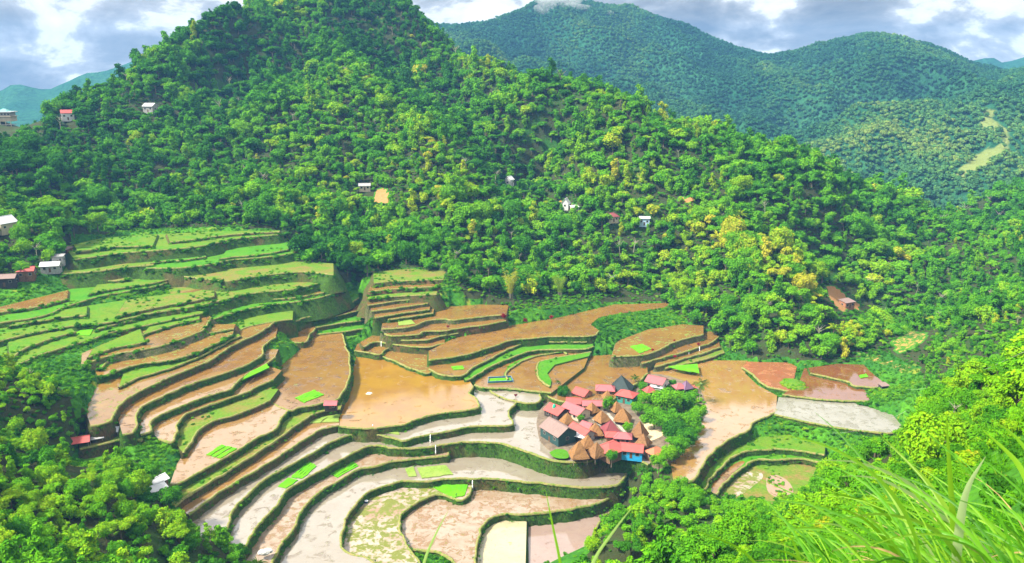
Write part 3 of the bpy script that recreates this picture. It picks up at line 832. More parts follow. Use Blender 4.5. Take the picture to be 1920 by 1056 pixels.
# village platform
nv = len(VILL)
a_ = 0.5 * np.sum(VILL[:, 0] * np.roll(VILL[:, 1], -1) - np.roll(VILL[:, 0], -1) * VILL[:, 1])
VP = VILL[:-1] if a_ > 0 else VILL[:-1][::-1]
nv = len(VP)
tag(mesh_obj("village_ground", [(p[0], p[1], VILLAGE_Z) for p in VP] + [(p[0] + 1.2 * math.copysign(1, p[0] - 50), p[1] - 0.9, VILLAGE_Z - 4) for p in VP],
             [tuple(range(nv))] + [(a, nv + a, nv + (a + 1) % nv, (a + 1) % nv) for a in range(nv)], PM['earth']), kind='structure')

# ------------------------------------------------------------------ foliage shapes
def frame_of(nrm):
    nrm = nrm / (np.linalg.norm(nrm, axis=1)[:, None] + 1e-9)
    a = rng.normal(size=nrm.shape)
    u = np.cross(nrm, a)
    u /= np.linalg.norm(u, axis=1)[:, None] + 1e-9
    return u, np.cross(nrm, u), nrm


def leaf_quads(C, N, size, aspect=0.6):
    u, v, n_ = frame_of(N)
    s_ = (size * rng.uniform(0.55, 1.25, len(C)))[:, None]
    u, v = u * s_, v * s_ * aspect
    bend = n_ * s_ * 0.22
    V = np.stack([C - u - bend, C - v, C + u - bend, C + v], 1).reshape(-1, 3)
    F = np.arange(len(C) * 4).reshape(-1, 4)
    return V, F


ICO = None


def ico(sub=1):
    bm = bmesh.new()
    bmesh.ops.create_icosphere(bm, subdivisions=sub, radius=1)
    v = np.array([x.co[:] for x in bm.verts])
    f = [tuple(x.index for x in q.verts) for q in bm.faces]
    bm.free()
    return v, f


ICOV, ICOF = ico(2)


def crown_mesh(name, lobes, nleaf, size, mat, core=0.8, aspect=0.6, updir=0.5):
    """a crown of many leaf-sized faces on uneven lobes with a darker solid heart"""
    lobes = np.asarray(lobes, float)
    wts = lobes[:, 3] ** 2
    which = rng.choice(len(lobes), nleaf, p=wts / wts.sum())
    d = rng.normal(size=(nleaf, 3))
    d[:, 2] = d[:, 2] * 0.9 + 0.30
    d /= np.linalg.norm(d, axis=1)[:, None]
    rad = lobes[which, 3] * (rng.uniform(0.72, 1.10, nleaf))
    sq = lobes[which, 4]
    C = lobes[which, :3] + d * rad[:, None] * np.stack([np.ones(nleaf), np.ones(nleaf), sq], 1)
    N = d + rng.normal(size=d.shape) * 0.55 + np.array((0, 0, updir))
    V, F = leaf_quads(C, N, size, aspect)
    tint = rng.random(nleaf)
    Vs, Fs, tn = [V], [tuple(f) for f in F], list(tint)
    b = len(V)
    for L in lobes:
        jit = 1 + rng.uniform(-.16, .12, len(ICOV))[:, None]
        Vs.append(L[:3] + ICOV * L[3] * core * np.array((1, 1, L[4])) * jit)
        Fs += [tuple(b + i for i in f) for f in ICOF]
        tn += list(rng.uniform(0.1, 0.7, len(ICOF)))
        b += len(ICOV)
    me_o = mesh_obj(name, np.vstack(Vs), Fs, mat, None, False, {'tint': tn})
    COL.objects.unlink(me_o)
    return me_o


def lobes_round(r, h, n, zc):
    L = [(0, 0, zc, r * 0.72, h)]
    for k in range(n):
        a = rng.uniform(0, 6.28)
        q = rng.uniform(0.35, 0.75) * r
        g_ = 1.0 if n < 12 else 0.68
        L.append((q * math.cos(a), q * math.sin(a), zc + rng.uniform(-0.35, 0.5) * r * h, r * rng.uniform(0.32, 0.52) * g_, h * rng.uniform(0.75, 1.0)))
    return L


def lobes_umbrella(r, zc):
    L = []
    for k in range(9):
        a = rng.uniform(0, 6.28)
        q = rng.uniform(0.0, 0.85) * r
        L.append((q * math.cos(a), q * math.sin(a), zc + rng.uniform(-0.25, 0.3) * r * 0.6, r * rng.uniform(0.28, 0.42), 0.45))
    return L


def lobes_tall(r, zc):
    L = []
    for k in range(7):
        a = rng.uniform(0, 6.28)
        q = rng.uniform(0.1, 0.5) * r
        L.append((q * math.cos(a), q * math.sin(a), zc + (k - 3) * r * 0.42, r * (0.62 - abs(k - 2.2) * 0.07), 0.85))
    return L


def trunk_mesh(name, h, r, spread, n=5, mat=None):
    mb = MB()
    mb.path([(0, 0, -0.8), (0.1 * r, 0.05, h * 0.4), (0.3 * r, -0.2 * r, h * 0.8)], [r, r * 0.75, r * 0.5], 6)
    for k in range(n):
        a = k * 6.28 / n + random.uniform(-.4, .4)
        z0 = h * random.uniform(0.45, 0.78)
        mb.path([(0.15 * r, 0, z0), (spread * 0.45 * math.cos(a), spread * 0.45 * math.sin(a), z0 + h * 0.18), (spread * 0.8 * math.cos(a), spread * 0.8 * math.sin(a), z0 + h * 0.30)],
                [r * 0.45, r * 0.3, r * 0.12], 4)
    o = mb.obj(name, mat or M_BARK)
    COL.objects.unlink(o)
    return o


def blade_strip(P, wid, side, vs, fs):
    """a folded tapering blade along points P"""
    b = len(vs)
    n = len(P)
    for i, p in enumerate(P):
        t = P[min(i + 1, n - 1)] - P[max(i - 1, 0)]
        sd = np.cross(t, side)
        sd /= np.linalg.norm(sd) + 1e-9
        up_ = np.cross(sd, t)
        up_ /= np.linalg.norm(up_) + 1e-9
        f = i / (n - 1)
        ww = wid * (min(1.0, 0.55 + f * 2.0)) * (1 - f ** 2.6) + wid * 0.03
        vs += [p - sd * ww * 0.5 + up_ * ww * 0.12, p, p + sd * ww * 0.5 + up_ * ww * 0.12]
    for i in range(n - 1):
        a = b + 3 * i
        fs += [(a, a + 1, a + 4, a + 3), (a + 1, a + 2, a + 5, a + 4)]


def arc(p0, az, tilt, length, droop, n=6):
    P, p = [], np.array(p0, float)
    el = math.pi / 2 - tilt
    for i in range(n):
        P.append(p.copy())
        p = p + np.array((math.cos(az) * math.cos(el), math.sin(az) * math.cos(el), math.sin(el))) * length / (n - 1)
        el -= droop / (n - 1)
    return P


# unit trees: crown radius about 1, trunk base at 0
PROTO = []
for k in range(10):
    if k < 5:
        L, hh = lobes_round(1.0, rng.uniform(0.7, 1.0), 8, 0.95), 1.1
    elif k < 7:
        L, hh = lobes_umbrella(1.0, 1.25), 1.25
    else:
        L, hh = lobes_tall(0.85, 1.25), 1.25
    PROTO.append((crown_mesh("crown", L, 680, 0.125, M_LEAF, 0.68), trunk_mesh("trunk", hh, 0.085, 0.6)))
def star_tree(name, n, ln):
    vs, fs, tn = [], [], []
    for k in range(n):
        az = rng.uniform(0, 6.28)
        f0 = len(fs)
        blade_strip(arc((0, 0, 1.15), az, rng.uniform(.2, 1.5), ln * rng.uniform(.7, 1.1), 1.3, 6), .2, np.array((-math.sin(az), math.cos(az), .2)), vs, fs)
        tn += [rng.random()] * (len(fs) - f0)
    o = mesh_obj(name, vs, fs, M_LEAF, None, False, {'tint': tn})
    COL.objects.unlink(o)
    return o


PROTO_DENSE = []
for k in range(6):
    L = lobes_round(1.0, rng.uniform(0.7, 1.0), 15, 0.95) if k < 4 else lobes_umbrella(1.0, 1.15)
    PROTO_DENSE.append((crown_mesh("crown", L, 2600, 0.06, M_LEAF, 0.6), trunk_mesh("trunk", 1.3, 0.07, 0.6)))
BUSH = [crown_mesh("bush", lobes_round(1.0, rng.uniform(0.6, 0.8), 6, 0.45), 1100, 0.085, M_BUSH, 0.7, 0.45) for k in range(6)]
SHRUB = [crown_mesh("shrub", lobes_round(1.0, rng.uniform(0.5, 0.8), 4, 0.4), 170, 0.2, M_BUSH, 0.72, 0.55) for k in range(5)]
FARTREE = [crown_mesh("far_crown", lobes_round(1.0, 0.9, 3, 0.8), 46, 0.36, M_FARLEAF, 0.8, 0.7) for k in range(4)]


def tuft_mesh(name, n, h, wid, spread, mat, droop=1.2, seg=4):
    vs, fs, tn = [], [], []
    for k in range(n):
        az = rng.uniform(0, 6.28)
        p0 = (rng.normal() * spread * 0.3, rng.normal() * spread * 0.3, -0.05)
        f0 = len(fs)
        P = arc(p0, az, rng.uniform(0.05, 0.7), h * rng.uniform(0.6, 1.2), droop * rng.uniform(0.4, 1.3), seg)
        blade_strip(P, wid, np.array((math.cos(az), math.sin(az), 0.01)) * 0 + np.array((-math.sin(az + 1.57), math.cos(az + 1.57), 0.3)), vs, fs)
        tn += [rng.random()] * (len(fs) - f0)
    o = mesh_obj(name, vs, fs, mat, None, False, {'tint': tn})
    COL.objects.unlink(o)
    return o


TUFT = [tuft_mesh("tuft", 26, 0.75, 0.10, 0.8, M_GRASS) for k in range(4)]
REED = [tuft_mesh("reed", 42, 1.7, 0.075, 0.9, M_GRASS, 1.9, 6) for k in range(4)]


def scatter(name, P, tone, scale, protos, seed=0, tilt=0.12, kind='stuff', label=None, cat=None, weights=None):
    """one object whose points carry copies of PROTOS (for growth nobody could count)"""
    r = np.random.default_rng(seed)
    n = len(P)
    me = bpy.data.meshes.new(name)
    me.vertices.add(n)
    me.vertices.foreach_set('co', np.asarray(P, np.float32).ravel())

    def at(nm, typ, data, key='value'):
        a = me.attributes.new(nm, typ, 'POINT')
        a.data.foreach_set(key, np.ascontiguousarray(data).ravel())
    at('tone', 'FLOAT', np.asarray(tone, np.float32))
    at('rot', 'FLOAT_VECTOR', np.stack([r.normal(size=n) * tilt, r.normal(size=n) * tilt, r.uniform(0, 6.28, n)], 1).astype(np.float32), 'vector')
    sc = np.asarray(scale, np.float32)
    if sc.ndim == 1:
        sc = np.stack([sc * r.uniform(0.85, 1.15, n), sc * r.uniform(0.85, 1.15, n), sc * r.uniform(0.8, 1.25, n)], 1)
    at('siz', 'FLOAT_VECTOR', sc.astype(np.float32), 'vector')
    at('pick', 'INT', (r.choice(len(protos), n, p=np.array(weights) / sum(weights)) if weights else r.integers(0, len(protos), n)).astype(np.int32))
    o = bpy.data.objects.new(name, me)
    COL.objects.link(o)
    c = bpy.data.collections.new(name + "_kinds")
    for k, q in enumerate(protos):
        q.name = "%s_%02d" % (name + "_kind", k)
        c.objects.link(q)
    ng = bpy.data.node_groups.new(name, 'GeometryNodeTree')
    ng.interface.new_socket('Geometry', in_out='INPUT', socket_type='NodeSocketGeometry')
    ng.interface.new_socket('Geometry', in_out='OUTPUT', socket_type='NodeSocketGeometry')
    N, K = ng.nodes, ng.links
    gi, go = N.new('NodeGroupInput'), N.new('NodeGroupOutput')
    ip, ci = N.new('GeometryNodeInstanceOnPoints'), N.new('GeometryNodeCollectionInfo')
    ci.inputs['Collection'].default_value = c
    ci.inputs['Separate Children'].default_value = True
    ci.inputs['Reset Children'].default_value = True
    ip.inputs['Pick Instance'].default_value = True

    def named(nm, typ):
        q = N.new('GeometryNodeInputNamedAttribute')
        q.data_type = typ
        q.inputs['Name'].default_value = nm
        return [s_ for s_ in q.outputs if s_.enabled and s_.name == 'Attribute'][0]
    K.new(gi.outputs[0], ip.inputs['Points'])
    K.new(ci.outputs[0], ip.inputs['Instance'])
    K.new(named('pick', 'INT'), ip.inputs['Instance Index'])
    e2r = N.new('FunctionNodeEulerToRotation')
    K.new(named('rot', 'FLOAT_VECTOR'), e2r.inputs[0])
    K.new(e2r.outputs[0], ip.inputs['Rotation'])
    K.new(named('siz', 'FLOAT_VECTOR'), ip.inputs['Scale'])
    K.new(ip.outputs[0], go.inputs[0])
    md = o.modifiers.new('growth', 'NODES')
    md.node_group = ng
    return tag(o, label, cat, None, kind)


def merged(crown, trunk):
    """one mesh of a crown and its trunk, for the uncounted forest"""
    a, b = crown.data, trunk.data
    V = [v.co[:] for v in a.vertices] + [v.co[:] for v in b.vertices]
    n = len(a.vertices)
    F = [tuple(p.vertices) for p in a.polygons] + [tuple(n + i for i in p.vertices) for p in b.polygons]
    t = np.zeros(len(a.polygons), np.float32)
    a.attributes['tint'].data.foreach_get('value', t)
    o = mesh_obj("forest_tree", V, F, [M_LEAF, b.materials[0]], None, False, {'tint': list(t) + [0.5] * len(b.polygons)})
    o.data.polygons.foreach_set('material_index', [0] * len(a.polygons) + [1] * len(b.polygons))
    COL.objects.unlink(o)
    return o


# ------------------------------------------------------------------ where things grow
OPEN = np.array(pts("-60,560 60,522 150,480 120,445 300,428 450,424 525,436 560,490 640,545 700,515 760,500 835,515 880,560 940,585 1010,575 1100,566 1230,562 1270,590 1330,622 1372,660 1450,676 1580,680 1650,655 1725,690 1742,745 1690,808 1560,856 1500,935 1330,940 1290,908 1250,885 1182,890 1150,935 1112,1000 1090,1100 520,1100 485,1003 400,990 338,965 300,880 215,850 140,880 120,850 205,805 165,775 90,705 -60,655"))
OPEN_HILL = [np.array(pts(s_)) for s_, a in SOIL] + [np.array(pts(s_)) for s_ in (
    "690,375 735,360 760,395 700,400", "1665,640 1745,615 1755,640 1690,690 1600,668 1660,660", "235,200 300,185 330,205 325,225 260,215",
    "820,530 880,560 960,590 1100,575 1240,570 1230,545 1100,555 980,560 900,545")]
CLEAR = []         # (px, py, radius px) kept free for houses on the hill


def poly_any(polys, X, Y):
    r = np.zeros(np.shape(X), bool)
    for q in polys:
        r |= inside(q, X, Y)
    return r


def in_slabs(X, Y, pad=0.0):
    r = inside(VILL, X, Y)
    for pl in POLY:
        x0, y0 = pl.min(0)
        x1, y1 = pl.max(0)
        m = (X > x0) & (X < x1) & (Y > y0) & (Y < y1)
        if m.any():
            r[m] |= inside(pl, X[m], Y[m])
    return r


def jitter_grid(x0, x1, y0, y1, s_, seed):
    r = np.random.default_rng(seed)
    a, b = np.meshgrid(np.arange(x0, x1, s_), np.arange(y0, y1, s_ * 0.9))
    a = a + (np.arange(a.shape[0]) % 2)[:, None] * s_ * 0.5
    return (a + r.uniform(-.42, .42, a.shape) * s_).ravel(), (b + r.uniform(-.42, .42, a.shape) * s_).ravel()


def visible(P, h, n=70):
    """does the terrain leave the top of a plant at P in sight of the camera"""
    T_ = P + np.array((0, 0, 1.0)) * np.asarray(h)[:, None]
    c = np.array((0, 0, CZ))
    ok = np.ones(len(P), bool)
    for f in np.linspace(0.08, 0.985, n):
        q = c + (T_ - c) * f
        ok &= ground_z(q[:, 0], q[:, 1]) < q[:, 2] + 0.3
    return ok


HOUSE_PX = [(10, 225, 44), (66, 208, 34), (41, 212, 30), (127, 222, 20), (283, 207, 14), (10, 428, 24), (125, 482, 16), (110, 497, 14), (98, 506, 26), (52, 521, 18), (15, 530, 24),
            (955, 341, 10), (1062, 382, 12), (1076, 388, 13), (1148, 409, 14), (1207, 415, 17), (683, 351, 12), (148, 835, 24), (179, 825, 18), (210, 810, 16), (299, 915, 18), (296, 938, 20), (1586, 570, 14)]


def house_clear(pj, D):
    r = np.zeros(len(pj), bool)
    for (hx, hy, hr) in HOUSE_PX:
        r |= (np.abs(pj[:, 0] - hx) < hr * 0.8) & (pj[:, 1] > hy - hr * 0.3) & (pj[:, 1] < hy + hr * 1.1)
    return r


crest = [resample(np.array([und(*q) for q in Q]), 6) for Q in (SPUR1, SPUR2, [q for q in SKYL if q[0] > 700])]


def crest_near(P):  # weight leans to the left flank, the side coloured as sunlit
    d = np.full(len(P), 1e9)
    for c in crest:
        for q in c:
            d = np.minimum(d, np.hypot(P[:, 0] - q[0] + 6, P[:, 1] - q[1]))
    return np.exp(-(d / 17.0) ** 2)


TREES = []         # rows: x y z radius tone D
for (s_, y0, y1, rr, seed) in ((5.4, 330, 930, (2.6, 5.2), 31), (3.9, 95, 330, (1.5, 2.9), 32)):
    X, Y = jitter_grid(-430, 500, y0, y1, s_, seed)
    Zg = ground_z(X, Y)
    P = np.stack([X, Y, Zg], 1)
    pj = proj(P)
    op = inside(OPEN, pj[:, 0], pj[:, 1]) & (Y < 470)
    op |= poly_any(OPEN_HILL, pj[:, 0], pj[:, 1]) & (Y > 200)
    op |= house_clear(pj, Y) & (Y > 150)
    ok = ~op & ~in_slabs(X, Y) & (pj[:, 0] > -140) & (pj[:, 0] < 2060) & (pj[:, 1] < 1200) & (pj[:, 1] > -260)
    P, pj = P[ok], pj[ok]
    n = len(P)
    YK = Y[ok]
    r_ = np.random.default_rng(seed + 5)
    rad = r_.uniform(rr[0], rr[1], n) * (0.72 + 0.55 * vnoise(P[:, 0], P[:, 1], 30, seed + 1))
    rad *= np.exp(np.clip(r_.normal(size=n), -1.8, 1.8) * 0.30) * 0.88
    val_ = inside(np.array(pts('1560,600 1600,520 1700,470 1920,440 1920,640 1760,730 1600,680')), pj[:, 0], pj[:, 1]) & (P[:, 1] > 280)
    rad[val_] *= 0.7
    top = proj(P + np.stack([0 * rad, 0 * rad, rad * 1.5], 1))
    cut = ~(inside(OPEN, top[:, 0], top[:, 1]) & (YK < 470))
    s0 = np.array(pts('1540,528 1570,528 1600,552 1625,572 1612,592 1575,592 1545,560'))
    for h_ in (0.3, 0.9, 1.5, 2.0):
        tp = proj(P + np.stack([0 * rad, 0 * rad, rad * h_], 1))
        cut &= ~inside(s0, tp[:, 0], tp[:, 1])
        for (hx, hy, hr) in HOUSE_PX:
            cut &= ~((np.abs(tp[:, 0] - hx) < hr * 0.75) & (np.abs(tp[:, 1] - hy) < hr * 0.55) & (YK > 150))
    P, pj, rad, YK = P[cut], pj[cut], rad[cut], YK[cut]
    n = len(P)
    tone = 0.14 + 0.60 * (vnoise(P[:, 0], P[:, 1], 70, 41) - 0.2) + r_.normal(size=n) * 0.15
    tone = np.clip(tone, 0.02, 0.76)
    tone += crest_near(P) * 0.20 * (YK > 330)  # yellow-green crest growth and sunlight on the spurs, both put into leaf tone
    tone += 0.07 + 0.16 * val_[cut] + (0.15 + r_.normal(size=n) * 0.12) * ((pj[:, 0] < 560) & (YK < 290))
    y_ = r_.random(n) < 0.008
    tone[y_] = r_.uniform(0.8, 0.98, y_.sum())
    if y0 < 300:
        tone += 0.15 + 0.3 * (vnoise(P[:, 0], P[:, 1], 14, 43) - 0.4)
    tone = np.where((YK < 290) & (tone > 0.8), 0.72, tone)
    vis = visible(P, rad * 2.6)
    keep = vis | (r_.random(n) < 0.25)
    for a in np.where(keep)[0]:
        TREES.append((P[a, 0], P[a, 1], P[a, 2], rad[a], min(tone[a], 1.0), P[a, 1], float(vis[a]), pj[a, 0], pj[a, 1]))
TREES = np.array(TREES)
app = TREES[:, 3] / TREES[:, 5] * (TREES[:, 6] > 0) * ((TREES[:, 7] > 5) & (TREES[:, 7] < 1915) & (TREES[:, 8] < 1060))
order = np.argsort(-app)
single, rest = order[:270], order[270:]


def tone_word(t):
    return "dark green" if t < 0.2 else "deep green" if t < 0.38 else "bright green" if t < 0.6 else "yellow-green" if t < 0.82 else "yellow"


def place_tree(proto, loc, r, rz, tone, label, group, name="broadleaf_tree", cat="tree", sz=None):
    e = empty(name, loc, rz)
    e.scale = (r, r, r * (sz or random.uniform(0.9, 1.25)))
    tag(e, label, cat, group)
    for src, nm in ((proto[0], "crown"), (proto[1], "trunk")):
        c = src.copy()
        c.name = nm
        COL.objects.link(c)
        c.parent = e
        c['tone'] = float(tone)
    return e


LAND = [(60, 900, "in the lower left thicket under the open shed"), (60, 760, "on the lower left rise beside the terraces' left end"), (230, 960, "below the two white tin roofs at the lower left"),
        (100, 1030, "in the bottom left corner"), (330, 1020, "at the bottom edge left of the pond"), (440, 1020, "under the left ends of the long grassy strips"), (250, 880, "beside the small plot at the lower left"),
        (1090, 1010, "beside the pinkish pond at the bottom"), (1180, 930, "below the village's near right corner"), (1250, 960, "at the foot of the lake's narrow tip"), (1330, 960, "just left of the small muddy pond"),
        (1430, 960, "just below the small muddy pond"), (1240, 1040, "at the bottom edge right of the pinkish pond"), (1400, 1040, "at the bottom edge left of the tall grass"), (1540, 900, "right of the lower green terraces"),
        (1560, 960, "behind the arching grass below the milky field"), (1640, 860, "under the right tip of the milky field"), (1720, 830, "right of the milky field's tip"), (1700, 760, "beside the farthest right ponds"),
        (1800, 800, "behind the tall grass at the right edge"), (1780, 700, "on the right slope above the farthest ponds"), (1880, 720, "on the right edge above the tall grass"), (1850, 620, "on the far right slope level with the bare soil slip"),
        (1700, 640, "near the yellow clearing right of the ponds"), (1620, 620, "under the bare soil slip"), (1800, 540, "high on the right-hand valley side"), (1500, 620, "at the forested foot of the right spur"),
        (1400, 620, "on the hill foot above the bright square bed"), (1250, 520, "on the hill foot above the long orange field"), (1000, 520, "on the hill foot above the middle fields"), (800, 480, "above the narrow stair of fields"),
        (600, 470, "at the forest edge above the upper meadows"), (350, 420, "at the forest edge over the topmost meadow"), (60, 460, "around the pale roofs at the left edge"), (60, 560, "below the pale roofs at the left edge")]


def landmark(px, py):
    return min(LAND, key=lambda q: (q[0] - px) ** 2 + (q[1] - py) ** 2)[2]


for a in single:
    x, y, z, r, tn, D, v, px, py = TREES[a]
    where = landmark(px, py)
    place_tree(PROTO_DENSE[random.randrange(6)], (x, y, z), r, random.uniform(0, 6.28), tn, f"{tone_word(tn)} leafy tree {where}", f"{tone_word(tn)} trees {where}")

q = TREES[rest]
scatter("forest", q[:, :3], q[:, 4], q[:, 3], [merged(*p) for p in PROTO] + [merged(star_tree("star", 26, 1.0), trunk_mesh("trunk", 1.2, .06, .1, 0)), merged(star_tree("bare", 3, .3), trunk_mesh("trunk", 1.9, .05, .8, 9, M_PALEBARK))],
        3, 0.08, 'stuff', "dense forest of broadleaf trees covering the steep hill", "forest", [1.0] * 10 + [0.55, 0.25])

# bushes on the near slopes
X, Y = jitter_grid(-120, 160, 14, 128, 2.1, 51)
P = np.stack([X, Y, ground_z(X, Y)], 1)
pj = proj(P)
dist = np.linalg.norm(P - np.array((0, 0, CZ)), axis=1)
r_ = np.random.default_rng(52)
ok = (pj[:, 0] > -60) & (pj[:, 0] < 2000) & (pj[:, 1] < 1130) & (dist > 20) & (r_.random(len(P)) < 0.75)
P, pj, dist = P[ok], pj[ok], dist[ok]
rad = np.clip(dist * 0.016, 0.5, 1.7) * r_.uniform(0.7, 1.25, len(P))
vis = visible(P, rad * 1.2)
P, pj, dist, rad = P[vis], pj[vis], dist[vis], rad[vis]
tone = np.clip(0.36 + 0.7 * (vnoise(P[:, 0], P[:, 1], 9, 53) - 0.45) + r_.normal(size=len(P)) * 0.14 + 0, 0.05, 1.0)
order = np.argsort(-rad / dist)
for k in order[:170]:
    o = BUSH[random.randrange(6)].copy()
    o.name = "bush"
    COL.objects.link(o)
    o.location = P[k]
    o.rotation_euler = (0, 0, random.uniform(0, 6.28))
    o.scale = (rad[k],) * 3
    o['tone'] = float(tone[k])
    sd = landmark(pj[k, 0], pj[k, 1])
    tag(o, f"{tone_word(tone[k])} low bush {sd}", "bush", f"{tone_word(tone[k])} bushes {sd}")
bk = order[170:]
NEARU = [(P[k], tone[k], rad[k]) for k in bk]

# undergrowth: low shrubs on banks, hedges on the upper terraces, gaps of the forest
UP_, UT, US = [], [], []
for k in bk:
    UP_.append(P[k]); UT.append(tone[k]); US.append(rad[k])
for (s_, y0, y1, x0, x1, pr, seed) in ((2.3, 200, 520, -330, 260, 0.68, 61), (3.4, 100, 300, -200, 240, 0.55, 62), (3.3, 360, 640, -420, 460, 0.8, 63)):
    X, Y = jitter_grid(x0, x1, y0, y1, s_, seed)
    P = np.stack([X, Y, ground_z(X, Y)], 1)
    pj = proj(P)
    r_ = np.random.default_rng(seed)
    nz = vnoise(X, Y, 12, seed + 1)
    ok = ~in_slabs(X, Y) & (pj[:, 0] > -60) & (pj[:, 0] < 1980) & (pj[:, 1] < 1100) & (r_.random(len(X)) < pr * (0.3 + 1.3 * nz)) & ~poly_any(OPEN_HILL[:len(SOIL)], pj[:, 0], pj[:, 1]) & ~(house_clear(pj, Y))
    P = P[ok]
    rad = r_.uniform(0.45, 1.25, len(P)) * (0.7 + 0.7 * nz[ok])
    vis = visible(P, rad + 0.6)
    P, rad = P[vis], rad[vis]
    UP_ += list(P)
    UT += list(np.clip(0.38 + 0.5 * (vnoise(P[:, 0], P[:, 1], 22, 64) - 0.5) + r_.normal(size=len(P)) * 0.14, 0.05, 0.95))
    US += list(rad)
# hedges along the walls of the upper green terraces
for (x, y, z, wk), zz in zip(WALLPTS, range(len(WALLPTS))):
    if z > 17 and random.random() < 0.55 and mnoise.noise((x * 0.07, y * 0.07, 3)) > -0.25:
        UP_.append((x, y, z - 0.4)); UT.append(random.uniform(0.05, 0.6)); US.append(random.uniform(0.5, 1.6))
    elif random.random() < 0.035:
        UP_.append((x, y, z - 0.3)); UT.append(random.uniform(0.1, 0.7)); US.append(random.uniform(0.35, 0.8))
# weeds and clumps over the grassy fields of the upper terraces, and gardens in the village
for pl, (z, lip, back, mat, wall, desc) in zip(POLY, T):
    if mat in ('grass', 'yellow', 'mixed'):
        x0, y0 = pl.min(0)
        x1, y1 = pl.max(0)
        n_ = int((x1 - x0) * (y1 - y0) / 9)
        a, b = np.random.default_rng(int(z * 10) % 97).uniform((x0, y0), (x1, y1), (n_, 2)).T
        k_ = inside(pl, a, b) & (vnoise(a, b, 9, 66) > 0.62)
        for q, r_ in zip(a[k_], b[k_]):
            UP_.append((q, r_, z - .1)); UT.append(random.uniform(.2, .75)); US.append(random.uniform(.3, .95))
a, b = np.random.default_rng(8).uniform(VILL.min(0), VILL.max(0), (1800, 2)).T
vp = proj(np.stack([a, b, a * 0 + VILLAGE_Z], 1))
k_ = inside(VILL, a, b) & inside(np.array(pts("1185,760 1195,735 1240,722 1318,735 1325,775 1290,840 1262,885 1230,868 1248,830 1246,800 1215,790")), vp[:, 0], vp[:, 1])
for q, r_ in zip(a[k_], b[k_]):
    UP_.append((q, r_, VILLAGE_Z - .1)); UT.append(random.uniform(.1, .8)); US.append(random.uniform(.7, 1.7))
kn = unz(1488, 722, -3.6)
for k in range(70):
    a = random.uniform(0, 6.28); q = random.uniform(.45, 1.05)
    UP_.append((kn[0] + 5.2 * q * math.cos(a), kn[1] + 6.5 * q * math.sin(a), kn[2] + 1.3 * max(0, 1 - q * q))); UT.append(random.uniform(.4, .9)); US.append(random.uniform(.3, .8))
scatter("undergrowth", UP_, UT, US, SHRUB, 5, 0.15, 'stuff', "low shrubs and weeds growing over the banks and slopes", "undergrowth")

# grass on walls, lips and banks
GP, GT, GS = [], [], []
for (x, y, z, wk) in WALLPTS:
    if random.random() < {'g': 0.85, 'b': 0.5, 's': 0.25}[wk]:
        GP.append((x, y, z - 0.05)); GT.append(min(1, max(0, random.gauss(0.28, 0.16)))); GS.append(random.uniform(0.6, 1.5) if z > 16 else random.uniform(0.35, 0.95))
X, Y = jitter_grid(-330, 260, 195, 470, 1.9, 71)
P = np.stack([X, Y, ground_z(X, Y)], 1)
pj = proj(P)
ok = ~in_slabs(X, Y) & inside(OPEN, pj[:, 0], pj[:, 1])
P = P[ok]
GP += list(P); GT += list(np.clip(0.45 + 0.6 * (vnoise(P[:, 0], P[:, 1], 15, 72) - 0.5) + rng.normal(size=len(P)) * 0.1, 0, 1)); GS += list(rng.uniform(0.7, 1.6, len(P)))
scatter("bank_grass", GP, GT, GS, TUFT, 7, 0.2, 'stuff', "short grass growing on the terrace walls and banks", "grass")
X, Y = jitter_grid(-60, 130, 9, 118, 1.25, 73)
P = np.stack([X, Y, ground_z(X, Y)], 1)
pj = proj(P)
ok = (pj[:, 0] > -60) & (pj[:, 0] < 1990) & (pj[:, 1] < 1150) & (np.linalg.norm(P - np.array((0, 0, CZ)), axis=1) > 9)
P = P[ok]
P = P[vnoise(P[:, 0], P[:, 1], 8, 75) + rng.normal(size=len(P)) * 0.15 > 0.42]
P = P[visible(P, np.full(len(P), 1.2))]
scatter("slope_grass", P, np.clip(0.42 + 0.6 * (vnoise(P[:, 0], P[:, 1], 7, 74) - 0.5) + rng.normal(size=len(P)) * 0.16, 0, 1), rng.uniform(0.4, 0.85, len(P)), REED, 9, 0.25, 'stuff',
        "long arching grass covering the near slope", "grass")

# mountain woods
X, Y = jitter_grid(-400, 1480, 720, 2000, 5.8, 81)
i_ = np.clip(((X + 420) / 10).astype(int), 0, mx.shape[1] - 2)
j_ = np.clip(((Y - 700) / 10).astype(int), 0, mx.shape[0] - 2)
fu, fv = (X + 420) / 10 - i_, (Y - 700) / 10 - j_
Z = (mz[j_, i_] * (1 - fu) + mz[j_, i_ + 1] * fu) * (1 - fv) + (mz[j_ + 1, i_] * (1 - fu) + mz[j_ + 1, i_ + 1] * fu) * fv
P = np.stack([X, Y, Z], 1)
pj = proj(P)
ok = (pj[:, 0] > 700) & (pj[:, 0] < 2000) & (mb[j_, i_] < 0.45) & (pj[:, 1] < 520)
P = P[ok]
n = len(P)
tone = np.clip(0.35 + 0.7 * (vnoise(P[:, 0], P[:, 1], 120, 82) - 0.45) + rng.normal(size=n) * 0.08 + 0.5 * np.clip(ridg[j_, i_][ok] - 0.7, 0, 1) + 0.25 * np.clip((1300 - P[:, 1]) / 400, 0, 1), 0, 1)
scatter("mountain_forest", P, tone, rng.uniform(2.4, 4.4, n), FARTREE, 11, 0.1, 'stuff', "blue-green forest covering the far mountains", "forest")

